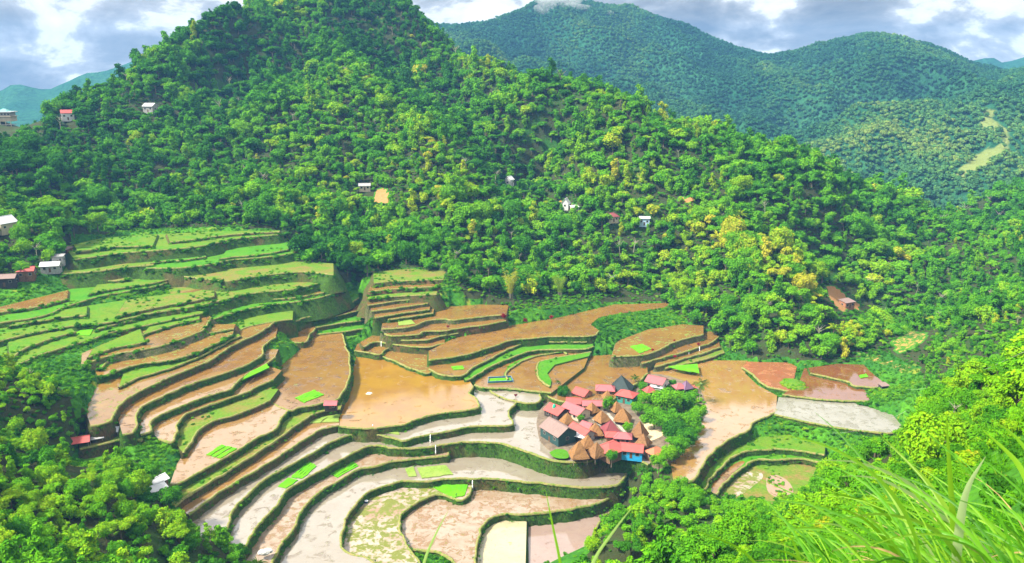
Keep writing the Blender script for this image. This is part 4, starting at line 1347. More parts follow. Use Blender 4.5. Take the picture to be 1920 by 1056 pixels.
# ------------------------------------------------------------------ houses
def roof_metal(name, c, rust=(0.22, 0.10, 0.06), amt=0.35, gloss=0.45):
    m, t = material(name)
    c = tuple(x * 0.60 for x in c)
    rust = tuple(x * 0.72 for x in rust)
    co = t.n('ShaderNodeTexCoord').outputs['Object']
    wv = t.n('ShaderNodeTexWave', {'Vector': co, 'Scale': 1.6, 'Distortion': 0.0}, wave_type='BANDS', bands_direction='X').outputs[0]
    n1 = t.noise(t.n('ShaderNodeMapping', {0: co, 3: (1.4, 0.35, 0.5)}).outputs[0], 1.3, 4, 0.65)
    n2 = t.noise(co, 0.5, 3)
    col = t.mix(t.math('MULTIPLY', t.step(n1, 0.45, 0.7), amt), c, rust)
    col = t.mix(t.math('MULTIPLY', n2, 0.5), col, tuple(min(1, x * 1.35 + 0.04) for x in c))
    b = t.n('ShaderNodeBsdfPrincipled', {'Base Color': col, 'Roughness': gloss + 0.15, 'Specular IOR Level': 0.18})
    t.t.links.new(t.n('ShaderNodeBump', {'Height': wv, 'Strength': 0.5, 'Distance': 0.06}).outputs[0], b.inputs['Normal'])
    out(t, b.outputs[0])
    return m


def thatch_mat(name, a, b_):
    m, t = material(name)
    co = t.n('ShaderNodeTexCoord').outputs['Object']
    n1 = t.noise(t.n('ShaderNodeMapping', {0: co, 3: (3, 3, 0.6)}).outputs[0], 2.2, 4, 0.7)
    n2 = t.noise(co, 1.1, 4, 0.65)
    col = t.mix(t.step(n1, 0.35, 0.65), a, b_)
    col = t.mix(t.math('MULTIPLY', t.step(n2, 0.55, 0.7), 0.6), col, tuple(x * 0.5 for x in b_))
    b = t.n('ShaderNodeBsdfPrincipled', {'Base Color': col, 'Roughness': 1.0, 'Specular IOR Level': 0.05})
    t.t.links.new(t.n('ShaderNodeBump', {'Height': n1, 'Strength': 1.0, 'Distance': 0.15}).outputs[0], b.inputs['Normal'])
    out(t, b.outputs[0])
    return m


RF = {'red': roof_metal("red_roof", (0.55, 0.10, 0.085)), 'pink': roof_metal("pink_roof", (0.50, 0.135, 0.145), amt=0.25), 'brown': roof_metal("weathered_roof", (0.30, 0.20, 0.175), (0.17, 0.12, 0.10), 0.6),
      'white': roof_metal("white_roof", (0.78, 0.79, 0.82), (0.5, 0.48, 0.46), 0.25), 'maroon': roof_metal("maroon_roof", (0.26, 0.05, 0.06)), 'dark': roof_metal("dark_teal_roof", (0.025, 0.050, 0.048), (0.05, 0.07, 0.05), 0.4),
      'purple': roof_metal("purple_roof", (0.20, 0.11, 0.20)), 'orange': roof_metal("orange_roof", (0.62, 0.19, 0.09)), 'teal': roof_metal("teal_roof", (0.22, 0.55, 0.52)), 'grey': roof_metal("grey_roof", (0.42, 0.42, 0.42)),
      'bright': roof_metal("bright_red_roof", (0.70, 0.07, 0.05), amt=0.1), 'thatch': thatch_mat("thatch", (0.28, 0.150, 0.058), (0.17, 0.085, 0.038)), 'thatchd': thatch_mat("old_thatch", (0.25, 0.135, 0.06), (0.15, 0.08, 0.04))}
WL = {'paleblue': plain('pale_blue_wall', (0.42, 0.60, 0.78), 0.7, 0.2), 'wood': plain("wall_boards", (0.24, 0.13, 0.07), 0.85, 0.5, 2.5), 'dark': plain("dark_wall", (0.05, 0.045, 0.04), 0.9, 0.4), 'white': plain("white_wall", (0.74, 0.73, 0.70), 0.8, 0.18), 'grey': plain("grey_wall", (0.36, 0.36, 0.34), 0.85, 0.3),
      'teal': plain("teal_wall", (0.04, 0.32, 0.25), 0.7, 0.3), 'blue': plain("blue_wall", (0.03, 0.38, 0.72), 0.6, 0.2), 'brick': plain("brick_wall", (0.42, 0.19, 0.10), 0.9, 0.3, 3), 'tealdark': plain("dark_teal_wall", (0.03, 0.085, 0.08), 0.8, 0.3),
      'cream': plain("cream_wall", (0.62, 0.52, 0.38), 0.85, 0.2)}
M_PANE = plain("window_pane", (0.03, 0.035, 0.04), 0.15, 0.2, 1, 0.6)
M_FRAME = plain("window_frame", (0.55, 0.50, 0.42), 0.7)
M_DOOR = plain("door_boards", (0.16, 0.08, 0.04), 0.8)
M_POST = plain("house_post", (0.30, 0.24, 0.17), 0.85, 0.4, 3)


def windows(root, wall_o, L, Wd, z0, wh, doors=True):
    """windows and a door set proud of the walls"""
    def pane(cx, cy, axis, sgn, w_, h_, zc):
        f, p = MB(), MB()
        t_ = 0.05
        if axis == 'y':
            f.box(cx - w_ / 2 - .08, cx + w_ / 2 + .08, min(cy, cy + sgn * t_), max(cy, cy + sgn * t_), zc - h_ / 2 - .08, zc + h_ / 2 + .08)
            p.box(cx - w_ / 2, cx + w_ / 2, min(cy, cy + sgn * (t_ + .02)), max(cy, cy + sgn * (t_ + .02)), zc - h_ / 2, zc + h_ / 2)
        else:
            f.box(min(cx, cx + sgn * t_), max(cx, cx + sgn * t_), cy - w_ / 2 - .08, cy + w_ / 2 + .08, zc - h_ / 2 - .08, zc + h_ / 2 + .08)
            p.box(min(cx, cx + sgn * (t_ + .02)), max(cx, cx + sgn * (t_ + .02)), cy - w_ / 2, cy + w_ / 2, zc - h_ / 2, zc + h_ / 2)
        return f, p
    hz = min(1.1, wh * 0.45)
    spots = []
    for sgn in (-1, 1):
        for u in ((-0.28, 0.28) if L > 5 else (0.25,)):
            spots.append(pane(u * L, sgn * Wd / 2, 'y', sgn, min(1.2, L * .18), hz, z0 + wh * 0.58))
        spots.append(pane(sgn * L / 2, 0.0, 'x', sgn, min(1.2, Wd * .25), hz, z0 + wh * 0.58))
    for f, p in spots:
        fo = f.obj("window", M_FRAME, root)
        p.obj("pane", M_PANE, fo)
    if doors:
        d = MB()
        d.box(-0.45, 0.45, -Wd / 2 - 0.06, -Wd / 2, z0, z0 + min(2.0, wh * 0.85))
        d.obj("door", M_DOOR, root)


def gable_roof(L, Wd, ze, rh, oh=0.55, th=0.14):
    mb = MB()
    a, b = L / 2 + oh * 0.7, Wd / 2
    sl_ = rh / b
    for s_ in (-1, 1):
        y0, z0_ = 0.0, ze + rh
        y1, z1_ = s_ * (b + oh), ze - oh * sl_
        vs = [(-a, y0, z0_), (a, y0, z0_), (a, y1, z1_), (-a, y1, z1_)]
        mb.add(vs + [(x, y, z + th) for x, y, z in vs], [(0, 1, 2, 3), (7, 6, 5, 4), (0, 4, 5, 1), (1, 5, 6, 2), (2, 6, 7, 3), (3, 7, 4, 0)])
    r_ = MB()
    r_.box(-a - .03, a + .03, -0.16, 0.16, ze + rh + th * 0.55, ze + rh + th + 0.05)
    return mb, r_


def hip_roof(L, Wd, ze, rh, ridge, oh=0.55, th=0.14):
    a, b, g = L / 2 + oh, Wd / 2 + oh, ridge / 2
    g = max(g, 0.02)
    z0_ = ze - 0.1
    V = [(-a, -b, z0_), (a, -b, z0_), (a, b, z0_), (-a, b, z0_), (-g, 0, ze + rh), (g, 0, ze + rh)]
    V += [(x, y, z - th) for x, y, z in V[:4]]
    mb = MB()
    mb.add(V, [(0, 1, 5, 4), (2, 3, 4, 5), (1, 2, 5), (3, 0, 4), (0, 6, 7, 1), (1, 7, 8, 2), (2, 8, 9, 3), (3, 9, 6, 0), (9, 8, 7, 6)])
    r_ = MB()
    for c in V[:4]:
        r_.bar(c, V[4] if c[0] < 0 else V[5], 0.10, 0.10, 4)
    r_.bar(V[4], V[5] if ridge > 0.1 else (0, 0, ze + rh + 0.35), 0.11, 0.11, 4)
    return mb, r_


def thatch_roof(Wd, ze, rh, oh=0.5):
    """tall four-sided thatch pyramid with a ragged, slightly sagging skin"""
    b = Wd / 2 + oh
    rows, n = 8, 20
    V, F = [], []
    for k in range(rows + 1):
        f = k / rows
        s_ = b * (1 - f) ** 0.92 + 0.10
        for i in range(n):
            side, u = divmod(i, n // 4)
            u = u / (n // 4) * 2 - 1
            x, y = [(u, -1), (1, u), (-u, 1), (-1, -u)][side]
            j = 1 + random.uniform(-.035, .035)
            V.append((x * s_ * j, y * s_ * j, ze - 0.25 + (rh + 0.25) * f + (random.uniform(-.14, .1) if k == 0 else random.uniform(-.05, .05))))
    for k in range(rows):
        for i in range(n):
            F.append((k * n + i, k * n + (i + 1) % n, (k + 1) * n + (i + 1) % n, (k + 1) * n + i))
    F.append(tuple(range(rows * n, rows * n + n)))
    F.append(tuple(range(n))[::-1])
    mb = MB()
    mb.add(V, F)
    return mb


def house(kind, P, rz, L, Wd, wh, rh, roof, wall, label, name="house", stilt=0.0, ridge=None, open_=False, group=None, win=True):
    P = np.asarray(P, float)
    e = empty(name, P, R(rz))
    tag(e, label, name.replace('_', ' ') if name != "thatched_hut" else "hut", group)
    ze = stilt + wh
    if stilt or open_:
        for sx in (-1, 1):
            for sy in (-1, 1):
                mb = MB()
                mb.bar((sx * (L / 2 - .2), sy * (Wd / 2 - .2), -1.2), (sx * (L / 2 - .2), sy * (Wd / 2 - .2), (ze if open_ else stilt) + 0.05), 0.13, 0.11, 6)
                mb.obj("post", M_POST, e)
    wo = None
    if not open_:
        mb = MB()
        z0 = stilt if stilt else -1.0
        mb.box(-L / 2, L / 2, -Wd / 2, Wd / 2, z0, ze)
        if kind == 'gable':
            for s_ in (-1, 1):
                x = s_ * L / 2
                x2 = s_ * (L / 2 - 0.12)
                mb.add([(x, -Wd / 2, ze), (x, Wd / 2, ze), (x, 0, ze + rh * .985), (x2, -Wd / 2, ze), (x2, Wd / 2, ze), (x2, 0, ze + rh * .985)], [(0, 1, 2), (5, 4, 3), (0, 3, 4, 1), (1, 4, 5, 2), (2, 5, 3, 0)])
        wo = mb.obj("wall", WL[wall], e)
        if win:
            windows(e, wo, L, Wd, stilt, wh)
    else:
        mb = MB()
        mb.box(-L / 2, L / 2, Wd / 2 - .12, Wd / 2, 0, ze * 0.7)
        mb.obj("back_wall", WL[wall], e)
    if kind == 'gable':
        a, r_ = gable_roof(L, Wd, ze, rh)
    elif kind == 'hip':
        a, r_ = hip_roof(L, Wd, ze, rh, ridge if ridge is not None else max(0, L - Wd))
    elif kind == 'shed':
        a, r_ = MB(), None
        vs = [(-L / 2 - .4, -Wd / 2 - .5, ze - 0.1), (L / 2 + .4, -Wd / 2 - .5, ze - 0.1), (L / 2 + .4, Wd / 2 + .5, ze + rh), (-L / 2 - .4, Wd / 2 + .5, ze + rh)]
        a.add(vs + [(x, y, z + .12) for x, y, z in vs], [(3, 2, 1, 0), (4, 5, 6, 7), (0, 1, 5, 4), (1, 2, 6, 5), (2, 3, 7, 6), (3, 0, 4, 7)])
    else:
        a, r_ = thatch_roof(L, ze, rh), None
    ro = a.obj("roof", RF[roof], e)
    if r_:
        r_.obj("ridge_cap", RF[roof], ro)
    elif kind == 'thatch':
        c = MB()
        c.bar((0, 0, ze + rh - 0.15), (0, 0, ze + rh + 0.35), 0.16, 0.05, 6)
        c.obj("roof_tip", RF['thatchd'], ro)
    return e


def vz(px, py, h):
    """village house: px, py is where the middle of its roof shows"""
    p = unz(px, py, VILLAGE_Z + h)
    return (p[0], p[1], VILLAGE_Z)


VH = "roofs of the village in the fields"
H = house
H('gable', vz(1045, 764, 3.6), -49, 7.5, 6.5, 2.6, 1.7, 'red', 'dark', "red gabled house at the village's left tip, just behind the green tarp", group=VH)
H('gable', vz(1079, 763, 3.6), -49, 9.5, 6.5, 2.6, 1.8, 'pink', 'cream', "long pink-red gabled house second from the village's left tip", group=VH)
H('gable', vz(1076, 748, 3.2), -8, 5.5, 4.5, 2.4, 1.2, 'red', 'wood', "small red-roofed house right of the round dark tree", group=VH)
H('gable', vz(1092, 732, 3.6), -42, 6.0, 5.5, 2.8, 1.5, 'red', 'brick', "red gabled house with dark and brick walls on the village's far edge", group=VH)
H('hip', vz(1135, 724, 4.2), -8, 7.0, 5.5, 3.4, 1.4, 'pink', 'wood', "mauve-pink roofed house left of the dark pointed roof", group=VH, ridge=4.5)
H('hip', vz(1165, 716, 4.6), -20, 8.2, 7.2, 1.8, 5.6, 'dark', 'dark', "tall dark teal pyramid-roofed house on the village's far edge", group=VH, ridge=0)
H('hip', vz(1175, 735, 4.0), -30, 7.0, 5.5, 3.2, 1.6, 'red', 'teal', "red hipped house with a teal wall in front of the dark pyramid roof", group=VH, ridge=2.5)
H('gable', vz(1232, 709, 4.6), -34, 7.5, 6.5, 3.6, 1.6, 'pink', 'white', "pale-walled house with a wide pink roof behind the village trees", group=VH)
H('hip', vz(1218, 727, 3.0), 20, 3.6, 3.6, 1.8, 2.0, 'red', 'wood', "little red pyramid-roofed hut below the wide pink roof", group=VH, ridge=0)
H('shed', vz(1232, 722, 2.4), -25, 5.0, 3.2, 2.0, 0.5, 'white', 'white', "white lean-to roof in front of the wide pink roof", group=VH, win=False)
H('hip', vz(1274, 721, 3.0), 15, 3.8, 3.6, 2.0, 1.6, 'pink', 'wood', "small pink hut beside the purple pointed roof", group=VH, ridge=0.8)
H('hip', vz(1287, 719, 3.4), 25, 3.6, 3.6, 1.8, 2.8, 'purple', 'dark', "small purple pointed roof near the coconut palm", group=VH, ridge=0)
H('shed', vz(1298, 724, 2.0), 10, 2.2, 1.8, 1.7, 0.4, 'red', 'wood', "tiny red shed left of the coconut palm", group=VH, win=False)
H('gable', vz(1112, 753, 3.2), -3, 8.0, 3.8, 2.5, 1.1, 'pink', 'cream', "long low pink-red house in the middle of the village's left half", group=VH)
H('gable', vz(1090, 802, 3.6), -53, 8.8, 5.2, 2.6, 1.6, 'red', 'grey', "bright red gabled house against the big weathered roof", group=VH)
H('gable', vz(1047, 799, 5.0), -57, 11.0, 8.0, 4.0, 2.4, 'brown', 'tealdark', "largest weathered brown-roofed house with dark teal walls at the village's left end", group=VH)
H('shed', vz(1089, 816, 2.6), -30, 3.8, 2.4, 2.4, 0.3, 'white', 'grey', "white awning beside the big weathered roof", group=VH, open_=True)
H('gable', vz(1101, 792, 3.4), -40, 4.0, 3.4, 2.4, 1.0, 'pink', 'wood', "small pink gabled hut behind the bright red gabled house", group=VH)
H('hip', vz(1145, 798, 3.6), 12, 5.2, 5.2, 1.8, 3.8, 'maroon', 'dark', "dark maroon pyramid roof in the middle of the village", group=VH, ridge=0)
H('hip', vz(1149, 811, 3.2), -6, 4.6, 3.6, 2.4, 1.2, 'red', 'brick', "left one of two joined red hipped roofs at the village front", group=VH, ridge=2.0)
H('hip', vz(1168, 813, 3.4), -8, 5.6, 4.4, 2.6, 1.3, 'pink', 'brick', "right one of two joined red hipped roofs at the village front", group=VH, ridge=2.4)
H('hip', vz(1147, 833, 3.8), 38, 8.8, 7.4, 2.6, 2.2, 'red', 'wood', "biggest red roof, at the village's front edge", group=VH, ridge=2.5)
H('gable', vz(1185, 834, 3.6), -14, 7.6, 6.0, 2.7, 1.3, 'red', 'blue', "red-roofed house with a bright blue wall at the village front", group=VH)
H('hip', vz(1229, 842, 3.2), 35, 5.0, 4.2, 2.4, 1.6, 'orange', 'wood', "orange hip-roofed house at the village's right front corner", group=VH, ridge=1.2)
for k, (px, py, w_, rh_, rf, lab) in enumerate([
        (1139, 741, 4.2, 3.0, 'thatch', "thatched hut below the mauve-pink roof"), (1110, 764, 4.6, 3.2, 'thatch', "rounded thatched hut in front of the long low pink house"),
        (1156, 762, 4.2, 3.2, 'thatch', "thatched hut right of the spiky green tree"), (1168, 777, 6.2, 4.2, 'thatch', "widest orange thatched hut, beside the village lane"),
        (1128, 780, 5.0, 3.4, 'thatch', "thatched hut left of the village lane"), (1064, 784, 4.6, 3.4, 'thatch', "thatched hut between the left red gables and the weathered roof"),
        (1117, 804, 5.0, 3.6, 'thatch', "thatched hut left of the dark maroon roof"), (1199, 804, 5.4, 5.0, 'thatchd', "tall brown thatched hut by the sandy yard"),
        (1206, 824, 5.0, 3.6, 'thatchd', "brown thatched hut on posts in front of the tall brown one"), (1102, 827, 5.0, 3.8, 'thatch', "thatched hut behind the pair at the front edge"),
        (1086, 842, 6.0, 5.0, 'thatch', "large pale thatched pyramid at the village's front left"), (1119, 842, 5.2, 4.2, 'thatchd', "thatched hut right of the large pale thatched pyramid")]):
    H('thatch', vz(px, py - 2, 1.6 + rh_ * 0.5), [10, 40, 25, -15, 35, 20, 5, 55, 60, 12, 8, 30][k], w_ - 0.9, w_ - 0.9, 0.9, rh_, rf, 'wood', lab, "thatched_hut", 0.7, group=VH, win=False)

# houses on the hill and at the edges
def on(px, py, lift=0.0):
    return hit(px, py)


def Hh(kind, px, py, rz, L, Wd, wh, rh, roof, wall, label, **k):
    p = on(px, py)
    return house(kind, p + np.array((0, 0, 0.3)), rz, L, Wd, wh, rh, roof, wall, label, **k)


HV = "houses scattered on the forested hill"
Hh('gable', 955, 349, 60, 5, 4.5, 4.5, 2, 'white', 'white', "tiny white gable poking from the forest in the middle of the hill", group=HV)
Hh('gable', 1061, 392, 70, 5, 4.5, 3.5, 2.8, 'white', 'white', "white steep-gabled house on the right half of the hill", group=HV)
Hh('shed', 1077, 398, 20, 4.5, 3.5, 3, .6, 'white', 'cream', "low white shed beside the white steep-gabled house", group=HV)
Hh('hip', 1148, 416, 15, 6, 5, 3.2, 2, 'maroon', 'cream', "dark red-roofed house among the hill trees", group=HV)
Hh('shed', 1208, 424, -10, 6, 4, 4.2, .5, 'white', 'paleblue', "white and pale blue boxy house on the right of the hill", group=HV)
Hh('gable', 684, 358, 10, 7, 4, 3, 1.2, 'grey', 'cream', "long pale shed above the soil scar in the forest", group=HV)
Hh('gable', 283, 212, -15, 8, 6, 4.5, 1.8, 'white', 'grey', "white-roofed house left of the red soil patch high on the hill", group=HV)
Hh('gable', 128, 226, 30, 8, 6, 5, 2, 'red', 'white', "white house with a red roof edge in the trees on the left ridge", group=HV)
Hh('gable', 10, 436, 70, 9, 7, 5, 2.8, 'white', 'cream', "white-roofed house at the left edge above the terraces", group=HV)
Hh('shed', 126, 484, -20, 5, 3.5, 4, .6, 'brown', 'wood', "small brown-roofed hut on the bare soil at the left", group=HV)
Hh('shed', 111, 497, 12, 5, 3, 4, .5, 'grey', 'grey', "grey lean-to between the brown hut and the long white roof", group=HV)
Hh('gable', 97, 510, 12, 8, 4.4, 3.2, 1.3, 'white', 'grey', "long white roof at the left edge below the soil patch", group=HV)
Hh('gable', 52, 525, 15, 7, 4.5, 4.2, 1.4, 'red', 'wood', "rusty red-roofed house left of the long white roof", group=HV)
Hh('gable', 13, 537, 12, 9, 5, 4.0, 1.3, 'brown', 'dark', "grey-brown roofed house on the left edge near the bright meadow", group=HV)
Hh('gable', 66, 218, 5, 10, 8, 6, 4, 'bright', 'white', "house with a bright red roof on the left ridge", group=HV)
Hh('shed', 41, 221, 0, 11, 5, 7, .6, 'white', 'white', "flat white roof between the red roof and the grey tower house", group=HV)
# grey three-storey house with a teal roof on the left ridge
p = on(12, 234)
e = empty("tower_house", p + np.array((0, 0, -2)), R(4))
tag(e, "grey three-storey house with a teal roof at the far left edge", "house", HV)
mb = MB(); mb.box(-6, 6, -4.5, 4.5, 4.6, 8.0); mb.obj("wall", WL['cream'], e)
mb = MB(); mb.box(-5.6, 5.6, -4.2, 4.2, 8.6, 11.2); mb.obj("upper_wall", WL['grey'], e)
for k in range(5):
    f = MB(); x = -4.6 + k * 2.3; f.box(x - .75, x + .75, -4.26, -4.2, 9.1, 10.6); fo = f.obj("window", M_FRAME, e)
    f = MB(); f.box(x - .65, x + .65, -4.29, -4.26, 9.2, 10.5); f.obj("pane", M_PANE, fo)
mb = MB(); mb.box(-6.8, 6.8, -5.4, 5.4, 8.05, 8.5); mb.obj("balcony_slab", WL['cream'], e)
mb = MB(); mb.box(-6.8, 6.8, -5.2, 5.2, 11.25, 11.8); ro = mb.obj("roof", RF['white'], e)
a, r_ = hip_roof(6, 6, 12.0, 1.8, 2); a.obj("roof_cap", RF['teal'], ro)
for sx in (-5.6, -1.9, 1.9, 5.6):
    mb = MB(); mb.bar((sx, -4.2, -3), (sx, -4.2, 4.6), .22, .22, 6); mb.obj("post", WL['cream'], e)
mb = MB(); mb.box(-6, 6, -4.4, 4.4, 2.0, 2.3); mb.obj("floor_slab", WL['grey'], e)

HS = "sheds below the left-hand fields"
def Hs(kind, px, py, z, rz, L, Wd, wh, rh, roof, wall, label, **k):
    p = unz(px, py, z)
    p[2] = float(ground_z(p[0], p[1])) if k.pop('g', True) else z
    return house(kind, p, rz, L, Wd, wh, rh, roof, wall, label, "shed", group=HS, **k)
Hs('gable', 150, 836, 9.6, 22, 5.5, 3.6, 2.0, 1.0, 'red', 'wood', "open shed with a rusty red roof above the small plot", open_=True, g=False)
Hs('shed', 181, 829, 9.6, 28, 3.8, 1.6, 1.5, .5, 'grey', 'wood', "narrow grey lean-to between the rusty open shed and the white one", open_=True, g=False)
Hs('gable', 212, 815, 9.6, 20, 3.6, 2.4, 1.7, .7, 'white', 'grey', "small white shed right of the rusty open shed", g=False)
Hs('gable', 299, 925, 3, 60, 4.5, 3.0, 2.4, .9, 'white', 'wood', "upper one of two white tin roofs at the lower left")
Hs('gable', 296, 948, 3, 55, 4.5, 3.2, 2.2, .9, 'white', 'grey', "lower one of two white tin roofs at the lower left")
p = unz(621, 764, 4.4)
house('gable', p, 0, 4.2, 2.6, 1.7, 0.8, 'pink', 'dark', "small red-roofed hut on the bund between the orange and golden fields", "shed", group="huts standing among the fields")
p = unz(1656, 728, -2.2)
house('shed', p, 15, 3.2, 2.2, 1.5, .4, 'brown', 'dark', "little dark hut beside the farthest right pond", "shed", group="huts standing among the fields", win=False)
Hh('shed', 1587, 577, 25, 6.5, 4.5, 3.2, .8, 'brown', 'brick', "brown hut standing on the bare soil slip at the right", group=HV)

# green tarp tower, lane, yard
p = vz(1039, 776, 1.0)
e = empty("tarp_stand", p, 0)
tag(e, "green tarp draped on a frame before the big weathered roof", "tarp")
mb = MB()
for sx in (-.6, .6):
    for sy in (-.6, .6):
        mb.bar((sx, sy, -.3), (sx * .6, sy * .6, 4.6), .06, .05, 5)
mb.obj("frame", M_POST, e)
V, F = [], []
for k, (r_, z_) in enumerate([(1.0, 2.0), (.9, 3.0), (.75, 3.9), (.55, 4.7), (.1, 5.1)]):
    for i in range(10):
        a = i * .628
        q = r_ * (1 + .12 * math.sin(i * 3 + k))
        V.append((q * math.cos(a), q * math.sin(a), z_))
for k in range(4):
    for i in range(10):
        F.append((k * 10 + i, k * 10 + (i + 1) % 10, k * 10 + 10 + (i + 1) % 10, k * 10 + 10 + i))
mesh_obj("cover", V, F, plain("green_tarp", (0.02, 0.42, 0.26), 0.5, 0.35, 2), e, True)


def strip(name, pix, z, wid, mat, lift=0.02):
    c = resample(np.array([unz(q[0], q[1], z)[:2] for q in catmull(pts(pix), 5)]), 0.8)
    t = np.gradient(c, axis=0)
    n_ = np.stack([t[:, 1], -t[:, 0]], 1) / (np.linalg.norm(t, axis=1)[:, None] + 1e-9)
    V, F = [], []
    for i, q in enumerate(c):
        w_ = wid * (1 + 0.25 * mnoise.noise((q[0] * .7, q[1] * .7, 1)))
        V += [(q[0] - n_[i][0] * w_ / 2, q[1] - n_[i][1] * w_ / 2, z + lift), (q[0] + n_[i][0] * w_ / 2, q[1] + n_[i][1] * w_ / 2, z + lift)]
    F = [(2 * i, 2 * i + 2, 2 * i + 3, 2 * i + 1) for i in range(len(c) - 1)]
    return tag(mesh_obj(name, V, F, mat), kind='structure')


strip("path", "312,570 322,560 340,552 365,545 400,535 432,529", 23.5, 3.4, PM['orange'], .06)
M_LANE = plain("stone_lane", (0.42, 0.40, 0.33), 0.9, 0.35, 1.5)
strip("path", "1140,775 1150,788 1162,800 1174,812 1190,820", VILLAGE_Z, 1.2, M_LANE)
strip("path", "1100,775 1112,786 1122,795 1140,806", VILLAGE_Z, 1.0, M_LANE, .03)


def patch(name, pix, z, mat, kind='structure', label=None, cat=None, lift=0.03, th=0.0):
    c = resample(np.array([unz(q[0], q[1], z)[:2] for q in catmull(pts(pix) + [pts(pix)[0]], 5)]), 0.7)[:-1]
    n = len(c)
    V = [(q[0], q[1], z + lift + th) for q in c]
    F = [tuple(range(n))]
    if th:
        V += [(q[0], q[1], z - .1) for q in c]
        F += [(i, (i + 1) % n, n + (i + 1) % n, n + i) for i in range(n)]
    area = sum(c[i][0] * c[(i + 1) % n][1] - c[(i + 1) % n][0] * c[i][1] for i in range(n))
    if area < 0:
        F = [f[::-1] for f in F]
    return tag(mesh_obj(name, V, F, mat), label, cat, None, kind)


patch("plot", "177,525 184,496 238,492 236,518 200,524", 28.0, PM['orange'], lift=.06)
patch("pond", "1436,898 1452,890 1478,903 1487,925 1462,934 1440,922", -12.5, PM['creamo'], lift=.06)
patch("mud", "1356,930 1372,905 1400,886 1424,884 1430,896 1412,912 1385,930", -12.5, PM['mudgreen'], lift=.06)
patch("pond", "1331,920 1340,902 1362,880 1386,866 1396,868 1372,890 1352,912 1342,926", -10.5, PM['orange'], lift=.06)
patch("yard", "1208,795 1225,790 1240,800 1243,815 1232,822 1218,826 1208,815", VILLAGE_Z, plain("sand", (0.62, 0.49, 0.30), 0.95, 0.2, 1), lift=.012)
patch("yard_grass", "1030,848 1045,842 1062,845 1066,858 1050,860 1036,856", VILLAGE_Z, PM['grass'], lift=.016)

# ------------------------------------------------------------------ seedling beds
M_SEED = [field_mat("seedlings", (0.08, 0.33, 0.004), (0.12, 0.36, 0.006), (0.05, 0.24, 0.004), 0.56), field_mat("pale_seedlings", (0.17, 0.27, 0.04), (0.22, 0.30, 0.06), (0.14, 0.20, 0.05), 0.56)]
SB = "seedling beds in the flooded fields"


def bed(quad, z, n, label, mat=0, gap=0.22, frame=None):
    """a nursery bed: quad corners a,b,c,d (pixels); strips run from side a-b to side d-c"""
    a, b, c, d = [unz(px, py, z)[:2] for px, py in pts(quad)]
    ctr = (a + b + c + d) / 4
    e = empty("seedling_bed", (ctr[0], ctr[1], z), 0)
    tag(e, label, "seedling bed", SB)
    for k in range(n):
        f0, f1 = (k + gap * .5) / n, (k + 1 - gap * .5) / n
        if n == 1:
            f0, f1 = 0, 1
        V, F = [], []
        m = 9
        for j in range(m + 1):
            u = j / m
            for f in (f0, f1):
                q = (a + (b - a) * u) * (1 - f) + (d + (c - d) * u) * f - ctr
                q = q + np.array((mnoise.noise((q[0] * .5, q[1] * .5, k)), mnoise.noise((q[0] * .5, q[1] * .5, k + 9)))) * 0.5
                V.append((q[0], q[1], 0.24 + 0.05 * random.random()))
        for j in range(m):
            F.append((2 * j, 2 * j + 1, 2 * j + 3, 2 * j + 2))
        nb = len(V)
        V += [(x, y, -.1) for x, y, _ in V]
        ring = [2 * j for j in range(m + 1)] + [2 * j + 1 for j in range(m, -1, -1)]
        for i in range(len(ring)):
            p_, q_ = ring[i], ring[(i + 1) % len(ring)]
            F.append((p_, q_, nb + q_, nb + p_))
        mesh_obj("seedling_row", V, F, M_SEED[mat], e)
    if frame:
        mb = MB()
        cs = [np.array((*(q - ctr) * 1.06, 0.0)) for q in (a, b, c, d)]
        for i in range(4):
            p0, p1 = cs[i], cs[(i + 1) % 4]
            mb.bar((p0[0], p0[1], -.2), (p0[0], p0[1], 1.0), .06, .06, 5)
            mb.bar((p0[0], p0[1], .95), (p1[0], p1[1], .95), .05, .05, 5)
        mb.obj("frame", frame[0], e)
        net = MB()
        for i in range(4):
            p0, p1 = cs[i] * .985, cs[(i + 1) % 4] * .985
            net.add([(p0[0], p0[1], .3), (p1[0], p1[1], .3), (p1[0], p1[1], .92), (p0[0], p0[1], .92), (p0[0] * .99, p0[1] * .99, .3), (p1[0] * .99, p1[1] * .99, .3), (p1[0] * .99, p1[1] * .99, .92), (p0[0] * .99, p0[1] * .99, .92)],
                    [(0, 1, 2, 3), (7, 6, 5, 4)])
        net.obj("net", frame[1], e)
    return e


bed("553,747 588,732 608,741 570,756", 4.42, 5, "five dark-lined green strips in the orange flooded field", gap=.1)
bed("386,853 414,835 446,842 414,861", 4.4, 3, "three-strip green bed in the pale field on the left", gap=.25)
bed("545,896 578,865 594,875 567,898", -5, 4, "green bed in the rusty field under the yellow-green strip", gap=.06)
bed("521,913 540,897 560,902 537,915", -5, 1, "lone oval green bed in a pale rim left of the four-strip bed")
bed("612,885 656,859 672,875 633,897", -8, 6, "six bright strips divided by pale paths", gap=.3)
bed("760,880 775,876 780,893 766,894", -10.5, 1, "short pale green bed left of the big faded oval", 1)
bed("783,878 835,873 850,890 790,898", -10.5, 1, "big faded pale green oval in the long field", 1)
bed("806,912 879,904 872,930 850,935", -12.8, 1, "bright green triangular bed at the wall corner")
bed("1181,650 1203,646 1221,655 1200,663", 2.5, 1, "bright green square bed in the orange field on the right")
bed("1253,688 1307,683 1312,700 1275,694", -2.4, 1, "vivid green bed by the steps behind the village")
bed("846,688 868,686 871,693 850,695", 2.0, 2, "small lime patch in the orange field right of the golden one", gap=.1)
bed("746,604 770,600 778,608 748,611", 10.2, 1, "tiny lime bed on the wide orange step", 1)
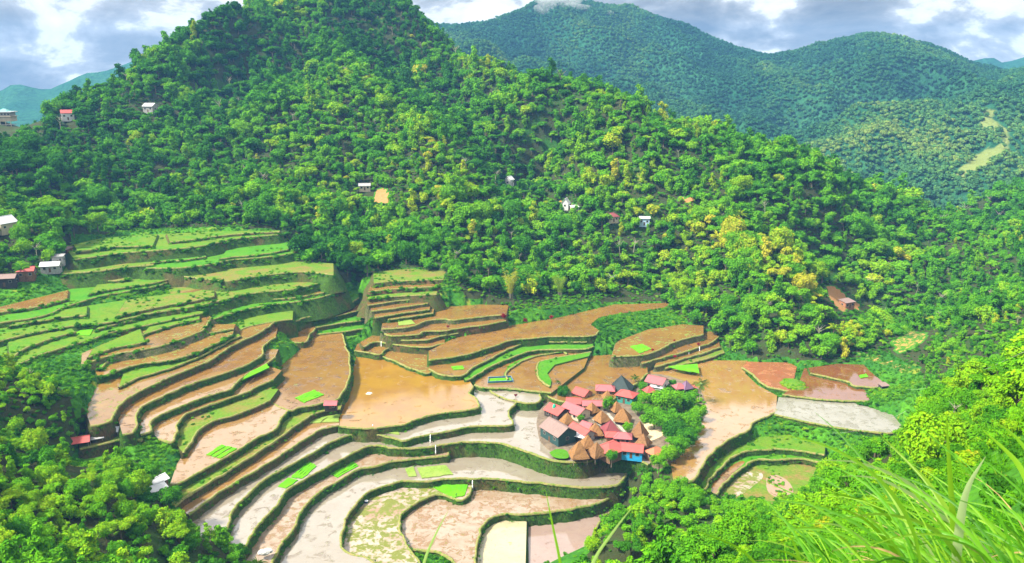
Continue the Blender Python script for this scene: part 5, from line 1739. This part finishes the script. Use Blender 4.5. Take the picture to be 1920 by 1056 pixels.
bed("309,570 335,566 348,574 312,582", 23.5, 1, "bright green plot at the end of the orange dirt track")
bed("141,628 160,612 180,612 168,630", 22.0, 1, "bright oval seedbed with a pale rim on the left terraces")
bed("566,795 600,782 638,778 636,792", 0.02, 2, "yellow-green bed beside the red-roofed hut", 1, gap=.1)
bed("453,714 470,698 500,683 505,690", 10.4, 1, "thin green strip among the left-hand steps")
bed("706,809 720,804 745,806 750,816", -2.5, 1, "pale green bed under the golden field's wall", 1)
bed("1510,748 1560,744 1558,748 1514,752", -3.3, 1, "small grass patch in the brown pond", 1) if False else None
bed("1610,705 1624,701 1628,707 1614,710", -2.3, 1, "tiny green bed in the farthest right pond")
bed("917,711 957,709 961,717 916,719", -1.0, 4, "green seedbed framed with blue netting", 0, .08, (plain("blue_frame", (0.25, 0.62, 0.66), 0.5), plain("blue_net", (0.05, 0.14, 0.42), 0.6)))

# ------------------------------------------------------------------ small things in the fields
M_SPOUT, _t = material("falling_water")
out(_t, _t.n('ShaderNodeBsdfPrincipled', {'Base Color': (0.85, 0.87, 0.88, 1), 'Roughness': 0.25}).outputs[0])
for px, py, z, h_, lab in ((715, 641, 6.2, 2.0, "white water spout at the left end of the brown stair of fields"), (1291, 657, -0.3, 1.7, "left white water spout on the stone walls right of the bright square bed"),
                           (1311, 651, -0.3, 2.4, "right white water spout on the stone walls right of the bright square bed"), (807, 816, -2.5, 2.6, "white water spout on the wall below the cream field's middle"),
                           (699, 797, 0.0, 2.6, "white water spout above the red-leaved plant under the golden field"), (817, 836, -5.0, 2.8, "white water spout near the step in the long wall"),
                           (886, 902, -10.5, 2.2, "white water spout by the tip of the green triangular bed")):
    p = unz(px, py, z)
    mb = MB()
    Pp = [(0, 0, .15), (0, -.45, .1), (0, -.75, -.3), (0, -.92, -h_ * .5), (0, -1.0, -h_)]
    mb.path(Pp, [.13, .14, .13, .15, .24], 6)
    o = mb.obj("water_spout", M_SPOUT, None, True)
    o.location = p
    tag(o, lab, "water spout", "water spouts on the terrace walls")

TI = []
for px, py, z, s_, lab in ((1224, 659, 2.5, .9, "red-leaved plant at the left end of the stone wall below the bright square bed"), (1236, 666, -.3, .9, "second red-leaved plant from the left along the stone steps"), (1265, 673, -1.8, 1.3, "dark red plant in the middle of the stone steps"),
                           (1310, 650, -.3, 1.2, "red-leaved plant beside the water spout on the stone steps"), (1264, 641, 2.5, .8, "red-leaved plant on the top stone wall"), (701, 803, -2.4, 1.1, "red-leaved plant under the golden field's front wall"),
                           (945, 600, 8.2, 2.2, "big dark red bush at the right end of the orange step"), (1034, 600, 9, 1.6, "rusty red bush on the green hillside above the long orange field"), (967, 745, -2, 1.0, "red-leaved plant on the bund of the small pale pond"),
                           (840, 616, 8.2, 1.0, "red-leaved plant on the orange step over the dark red wall"), (985, 607, 8, 1.8, "rust-coloured shrub at the foot of the green hillside")):
    p = unz(px, py, z)
    if z in (9, 8):
        p = hit(px, py)
    e = empty("red_leaf_plant", p, random.uniform(0, 6))
    tag(e, lab, "plant", "red-leaved plants on the terraces")
    mb = MB()
    for k in range(3):
        mb.bar((0, 0, -.3), (random.uniform(-.3, .3) * s_, random.uniform(-.3, .3) * s_, 1.0 * s_), .05 * s_, .03 * s_, 5)
    mb.obj("stem", M_BARK, e)
    vs, fs, tn = [], [], []
    for k in range(46):
        az = random.uniform(0, 6.28)
        f0 = len(fs)
        c = (random.uniform(-.3, .3) * s_, random.uniform(-.3, .3) * s_, random.uniform(.5, 1.0) * s_)
        blade_strip(arc(c, az, random.uniform(.1, 1.2), random.uniform(.6, 1.0) * s_, 1.2, 4), .2 * s_, np.array((-math.sin(az), math.cos(az), .2)), vs, fs)
        tn += [random.random()] * (len(fs) - f0)
    o = mesh_obj("leaves", vs, fs, M_TI, e, False, {'tint': tn})
    o['tone'] = random.uniform(.2, .8)


def rocks(name, P, n, r0, mat, label, cat):
    vs, fs = [], []
    for k in range(n):
        c = np.array((random.uniform(-.7, .7), random.uniform(-.4, .4), 0)) * r0
        b = len(vs)
        s_ = np.array((random.uniform(.7, 1.2), random.uniform(.5, .8), random.uniform(.35, .6))) * r0
        for v in ICOV:
            vs.append(c + v * s_ * (1 + .25 * mnoise.noise((v[0] * 2 + k, v[1] * 2, v[2] * 2))))
        fs += [tuple(b + i for i in f) for f in ICOF]
    o = mesh_obj(name, vs, fs, mat)
    o.location = P
    return tag(o, label, cat)


M_ROCK = plain("pale_rock", (0.62, 0.62, 0.60), 0.9, 0.45, 1.5)
rocks("rock", unz(695, 738, .0), 3, 1.1, M_ROCK, "pale rock standing in the golden flooded field", "rock")
rocks("rock", unz(1652, 735, -3.3), 2, .8, M_ROCK, "pale rock on the bank by the brown pond", "rock")
rocks("rock", unz(500, 1035, -6.0), 3, 1.6, M_ROCK, "grey boulder at the bottom edge left of the long pale field", "rock")
# bag at the wall and dark marker post
p = unz(687, 943, -12.8)
e = empty("bucket", p)
tag(e, "blue and white bucket left against the curved terrace wall", "bucket")
mb = MB(); mb.bar((0, 0, 0), (0, 0, .7), .42, .55, 12); mb.obj("body", plain("blue_plastic", (0.06, 0.16, 0.35), 0.4), e)
mb = MB(); mb.bar((0, 0, .7), (0, 0, .8), .6, .6, 12); mb.obj("lid", plain("white_plastic", (0.8, 0.82, 0.85), 0.4), e)
p = unz(855, 931, -12.6)
e = empty("marker_post", p)
tag(e, "short dark post standing in the bright green triangular bed", "post")
mb = MB(); mb.bar((0, 0, -.3), (.1, 0, 1.1), .12, .1, 6); mb.obj("stake", WL['dark'], e)
mb = MB(); mb.bar((-.3, 0, .85), (.35, .05, .95), .07, .07, 5); mb.obj("crosspiece", WL['dark'], e)

# green knoll right of the lake
kp = unz(1488, 722, -3.6)
V = [(x * 5.2 * (1 + .12 * math.sin(5 * y)), y * 6.5 * (1 + .1 * math.sin(4 * x)), max(z, 0) * 1.5) for x, y, z in ico(3)[0]]
o = mesh_obj("knoll", V, ico(3)[1], PM['yellow'], None, True)
o.location = kp
tag(o, kind='structure')

# cable over the right-hand gully
for (a, b, lab) in (((1700, 730, 300), (1920, 660, 120), "thin pale cable crossing the right-hand gully"), ((1560, 812, 262), (1700, 770, 225), "thin cable from the milky field to the right slope")):
    p0, p1 = und(*a), und(*b)
    mb = MB()
    n = 14
    Pp = [p0 + (p1 - p0) * (k / n) - np.array((0, 0, 4.0 * (k / n) * (1 - k / n) * 2.0)) for k in range(n + 1)]
    mb.path(Pp, [.03] * (n + 1), 4)
    tag(mb.obj("cable", plain("cable", (.5, .5, .5), .6)), lab, "cable", "cables over the gully") if False else tag(mb.obj("cable", plain("cable_pale", (.5, .5, .5), .6)), lab, "cable")

# ------------------------------------------------------------------ village trees and palms
def palm(px, py, z, h, label, fr=16, fl=3.2):
    p = unz(px, py, z)
    e = empty("coconut_palm", p, random.uniform(0, 6))
    tag(e, label, "palm")
    mb = MB()
    Pp = [(0, 0, -.5), (.15, 0, h * .4), (.4, .1, h * .8), (.5, .1, h)]
    mb.path(Pp, [.2, .15, .13, .12], 7)
    mb.obj("trunk", M_PALEBARK, e)
    for k in range(fr):
        az = k * 6.28 / fr + random.uniform(-.15, .15)
        tilt = random.uniform(.15, 1.25)
        A = arc((.5, .1, h), az, tilt, fl * random.uniform(.85, 1.1), 1.5, 9)
        vs, fs, tn = [], [], []
        sd = np.array((-math.sin(az), math.cos(az), 0))
        blade_strip(A, .09, sd, vs, fs)
        for i in range(1, 9):
            for s_ in (-1, 1):
                for o_ in (0, .5):
                    q = A[i] * (1 - o_) + A[i - 1] * o_
                    ln = fl * .26 * math.sin(math.pi * (i - o_ + .8) / 9.8)
                    t = (A[i] - A[i - 1]); t /= np.linalg.norm(t)
                    d = sd * s_ * .8 + t * .5 + np.array((0, 0, -.45))
                    Q = [q, q + d * ln * .55, q + d * ln + np.array((0, 0, -.12 * ln))]
                    blade_strip(Q, .17, t, vs, fs)
        f = mesh_obj("frond", vs, fs, M_PALM, e, False, {'tint': [random.random() for _ in fs]})
        f['tone'] = random.uniform(.25, .95)
    return e


palm(1311, 754, -4.2, 6.8, "coconut palm standing by the lake at the village's right end", 20, 4.3)
palm(1044, 726, -2.4, 2.2, "small young palm in the orange field behind the round dark tree", 9, 1.4)
palm(1191, 724, VILLAGE_Z, 3.4, "bushy palm right of the dark pyramid roof", 18, 2.2)
palm(1029, 822, VILLAGE_Z, 3.6, "small palm left of the big weathered roof", 10, 1.6)
palm(1130, 842, VILLAGE_Z, 3.0, "tiny palm before the biggest red roof", 8, 1.1)
palm(85, 196, 0, 1, "x") if False else None
for px, py, hgt, lab in ((85, 195, 9, "tall palm beside the bright red roof on the left ridge"), (118, 196, 8, "drooping palm on the left ridge above the white house")):
    q = hit(px, py)
    e = palm(960, 528, 0, hgt, lab, 14, 5.0)
    e.location = q
VT = "trees growing inside the village"
def vtree(px, py, r, tone, label, h=None, name="broadleaf_tree", shape=None):
    r *= 1.22
    zc = 1.1 * r
    p = unz(px, py, VILLAGE_Z + zc)
    k = shape if shape is not None else random.randrange(4)
    place_tree(PROTO_DENSE[k], (p[0], p[1], VILLAGE_Z), r, random.uniform(0, 6), tone, label, VT, name, "tree", h or 1.0)
vtree(1250, 745, 5.6, .55, "largest bright green tree on the village's right side")
vtree(1283, 748, 4.2, .46, "green tree between the purple roof and the coconut palm")
vtree(1228, 778, 4.2, .50, "green tree left of the village thicket's dark gap")
vtree(1254, 782, 4.4, .42, "deep green tree in the middle of the village thicket")
vtree(1296, 785, 4.2, .50, "green tree on the village bank by the lake")
vtree(1268, 802, 4.4, .18, "darkest tree of the village thicket")
vtree(1290, 815, 3.6, .3, "dark green tree above the lake's left shore")
vtree(1272, 830, 3.6, .45, "green tree above the lake's narrow tip")
vtree(1254, 846, 3.2, .62, "bright green tree right of the orange hip roof")
vtree(1236, 860, 2.8, .55, "small green tree below the orange hip roof")
vtree(1208, 744, 3.0, .55, "green tree right of the teal-walled house")
vtree(1196, 762, 2.8, .45, "small green tree by the village lane's far end")
vtree(1213, 765, 2.6, .5, "small green tree left of the largest village tree")
vtree(1059, 733, 2.7, .16, "round dark green tree at the village's left end")
vtree(1139, 758, 2.3, .5, "spiky bright green tree in the middle of the roofs", 1.4)
vtree(1178, 800, 1.9, .55, "small round green tree beside the village lane")
vtree(1147, 851, 2.2, .35, "grey-green bush before the biggest red roof")
vtree(1206, 722, 2.2, .42, "small tree left of the little red pyramid roof")
vtree(1088, 781, 1.5, .5, "small green tree between the left red gables")
vtree(1262, 716, 1.7, .3, "dark bush right of the wide pink roof")
vtree(1310, 770, 3.0, .6, "yellow-green tree below the coconut palm")
vtree(1306, 800, 2.6, .5, "green shrub-like tree on the village's right shore")
# pale dead-looking bamboo clump at the foot of the hill, and columnar tree on the left terraces
p = unz(388, 600, 20.3)
place_tree(PROTO_DENSE[1], p, 1.7, 1.0, .1, "slim dark green tree alone on the left terraces", "lone trees on the terraces", "broadleaf_tree", "tree", 2.0)
for px, py, hgt, tn, lab in ((958, 560, 15, .95, "tall pale yellow bamboo clump at the foot of the hill"), (1050, 555, 11, .8, "straw-green bamboo clump right of the pale yellow one"), (1000, 545, 10, .78, "straw-green bamboo clump just behind the pale yellow one")):
    p = hit(px, py)
    e = empty("bamboo_clump", p, 0)
    tag(e, lab, "bamboo")
    mb = MB()
    vs, fs, tnn = [], [], []
    for k in range(16):
        az = random.uniform(0, 6.28)
        A = arc((random.uniform(-1, 1), random.uniform(-1, 1), 0), az, random.uniform(.02, .18), hgt * random.uniform(.75, 1.05), .55, 8)
        mb.path(A, list(np.linspace(.09, .03, 8)), 4)
        for q in A[2:]:
            for m in range(22):
                az2 = random.uniform(0, 6.28)
                f0 = len(fs)
                c = q + np.array((random.gauss(0, .5), random.gauss(0, .5), random.gauss(0, .4)))
                blade_strip(arc(c, az2, random.uniform(.9, 1.9), random.uniform(.5, .9), .8, 3), .16, np.array((-math.sin(az2), math.cos(az2), .2)), vs, fs)
                tnn += [random.random()] * (len(fs) - f0)
    mb.obj("culms", M_PALEBARK, e)
    o = mesh_obj("leaves", vs, fs, M_LEAF, e, False, {'tint': tnn})
    o['tone'] = tn

# ------------------------------------------------------------------ tall grass in the foreground
M_DRY = plain("dry_blades", (0.50, 0.36, 0.14), 0.8, 0.5, 9)


def tussock(label, hero, n, roots, seed, lens=(0.5, 1.2), azr=(1.7, 4.0)):
    r = np.random.default_rng(seed)
    vs, fs, tn = [], [], []
    for (pix, D0, D1, wid, tone) in hero:
        pp = resample(catmull(pts(pix), 8), 6)
        m = len(pp)
        P = [und(pp[i][0], pp[i][1], D0 + (D1 - D0) * i / (m - 1)) for i in range(m)]
        P = [np.array(q) for q in resample(np.array(P), max(.03, np.linalg.norm(P[0] - P[-1]) / 18))]
        f0 = len(fs)
        blade_strip(P, wid, np.array((0.35, 1.0, 0.15)), vs, fs)
        tn += [tone] * (len(fs) - f0)
    for k in range(n):
        px, py, D = [r.uniform(*q) for q in roots]
        p0 = und(px, py, D)
        az = r.uniform(*azr)
        f0 = len(fs)
        P = arc(p0, az, r.uniform(.15, .75), r.uniform(*lens), r.uniform(.6, 2.0), 11)
        blade_strip(P, r.uniform(.004, .012), np.array((-math.sin(az), math.cos(az), .3)), vs, fs)
        tn += [float(np.clip(r.normal(.45, .22), 0, 1))] * (len(fs) - f0)
    o = mesh_obj("tall_grass", vs, fs, M_BLADE, None, True, {'tint': tn})
    o['tone'] = 0.5
    vs, fs = [], []
    for k in range(n // 7):
        p0 = und(*[r.uniform(*q) for q in roots])
        az = r.uniform(*azr)
        blade_strip(arc(p0, az, r.uniform(.3, 1.0), r.uniform(*lens) * .9, r.uniform(1.0, 2.4), 10), r.uniform(.003, .008), np.array((-math.sin(az), math.cos(az), .3)), vs, fs)
    d = mesh_obj("dry_blades", vs, fs, M_DRY, o, True)
    d['label'] = "dry straw-brown blades"
    return tag(o, label, "grass", None)


def tint_of(t):
    return t


tussock("big tussock of bright arching grass at the bottom right corner", [
    ("1905,1100 1800,985 1700,905 1610,868 1535,863", 2.3, 2.1, .020, 1.0), ("1880,1100 1765,968 1665,905 1610,893 1572,894", 2.2, 2.0, .018, 1.0),
    ("1792,1100 1788,990 1781,890 1774,770", 2.0, 1.9, .017, .75), ("1790,1090 1800,985 1815,915 1848,856", 1.9, 1.8, .024, 1.2),
    ("1860,1100 1762,935 1700,865 1648,812", 2.2, 2.3, .018, .8), ("1960,980 1915,880 1880,840 1842,806", 2.0, 2.1, .018, .7), ("1990,960 1935,860 1900,815 1868,792", 2.0, 2.1, .016, .6),
    ("1760,1090 1680,985 1620,940 1540,922", 2.1, 2.0, .014, .6), ("1720,1090 1640,990 1580,955 1535,950", 2.0, 1.9, .012, .7), ("1830,1100 1760,1000 1660,965 1560,976", 1.9, 1.8, .014, .8)],
    250, ((1710, 2040), (1085, 1230), (1.7, 2.8)), 5, (0.28, 0.62))
tussock("smaller tuft of grass left of the big bright tussock", [
    ("1640,1090 1590,1020 1540,992 1480,990", 2.2, 2.1, .013, .8), ("1700,1095 1620,1015 1570,985 1515,982", 2.1, 2.0, .013, .9), ("1515,1090 1496,1040 1486,1012 1474,998", 2.2, 2.2, .012, .6),
    ("1545,1090 1500,1050 1470,1034 1438,1031", 2.1, 2.1, .012, .7)],
    55, ((1540, 1740), (1090, 1170), (2.0, 2.8)), 6, (0.2, 0.42))
for pix, wid, tn_, lab in (("1056,1130 1050,1056 1036,985 1022,915", .007, .55, "lone thin grass blade before the pinkish pond"), ("786,1130 795,1056 818,1000 842,955", .007, .8, "lone grass blade before the churned cream field"),
                           ("1095,1130 1112,1056 1148,1000 1190,945", .008, .8, "lone slanting grass blade right of the pinkish pond"), ("1470,1130 1400,1040 1330,1005 1280,990", .008, .5, "thin arching blade at the bottom edge left of the grass tuft")):
    vs, fs = [], []
    pp = resample(catmull(pts(pix), 8), 8)
    P = [und(q[0], q[1], 1.6) for q in pp]
    blade_strip(P, wid, np.array((0.3, 1, .2)), vs, fs)
    o = mesh_obj("grass_blade", vs, fs, M_BLADE, None, True, {'tint': [tn_] * len(fs)})
    o['tone'] = .6
    tag(o, lab, "grass", "lone blades in the foreground")

# ------------------------------------------------------------------ air
mm, mt = material("mist_air")
mvol = mt.n('ShaderNodeVolumePrincipled', {'Color': (1, 1, 1, 1), 'Density': 0.014})
mt.t.links.new(mvol.outputs[0], mt.n('ShaderNodeOutputMaterial').inputs['Volume'])
vs, fs = [], []
for (px, py, sx, sz) in ((1030, 20, 40, 18), (1052, 30, 34, 20), (1072, 18, 44, 16), (1088, 44, 28, 14), (1106, 60, 18, 9), (1045, 2, 54, 16), (1140, 26, 14, 6)):
    c = und(px, py, 1815)
    b = len(vs)
    for v in ICOV:
        vs.append(c + v * np.array((sx, 40, sz)) * (1 + .35 * mnoise.noise((v[0] * 1.7 + px, v[1] * 1.7, v[2] * 1.7))))
    fs += [tuple(b + i for i in f) for f in ICOF]
tag(mesh_obj("mist", vs, fs, mm), "wisps of white mist clinging to the far mountain top", "mist", None, 'stuff')
hz, ht = material("haze_air")
vol = ht.n('ShaderNodeVolumePrincipled', {'Color': (0.20, 0.50, 1.0, 1), 'Density': 0.00012, 'Anisotropy': 0.0})
ht.t.links.new(vol.outputs[0], ht.n('ShaderNodeOutputMaterial').inputs['Volume'])
mb = MB()
mb.box(-3600, 3600, -1000, 3700, -162, 345)
tag(mb.obj("haze", hz), None, None, None, 'stuff')
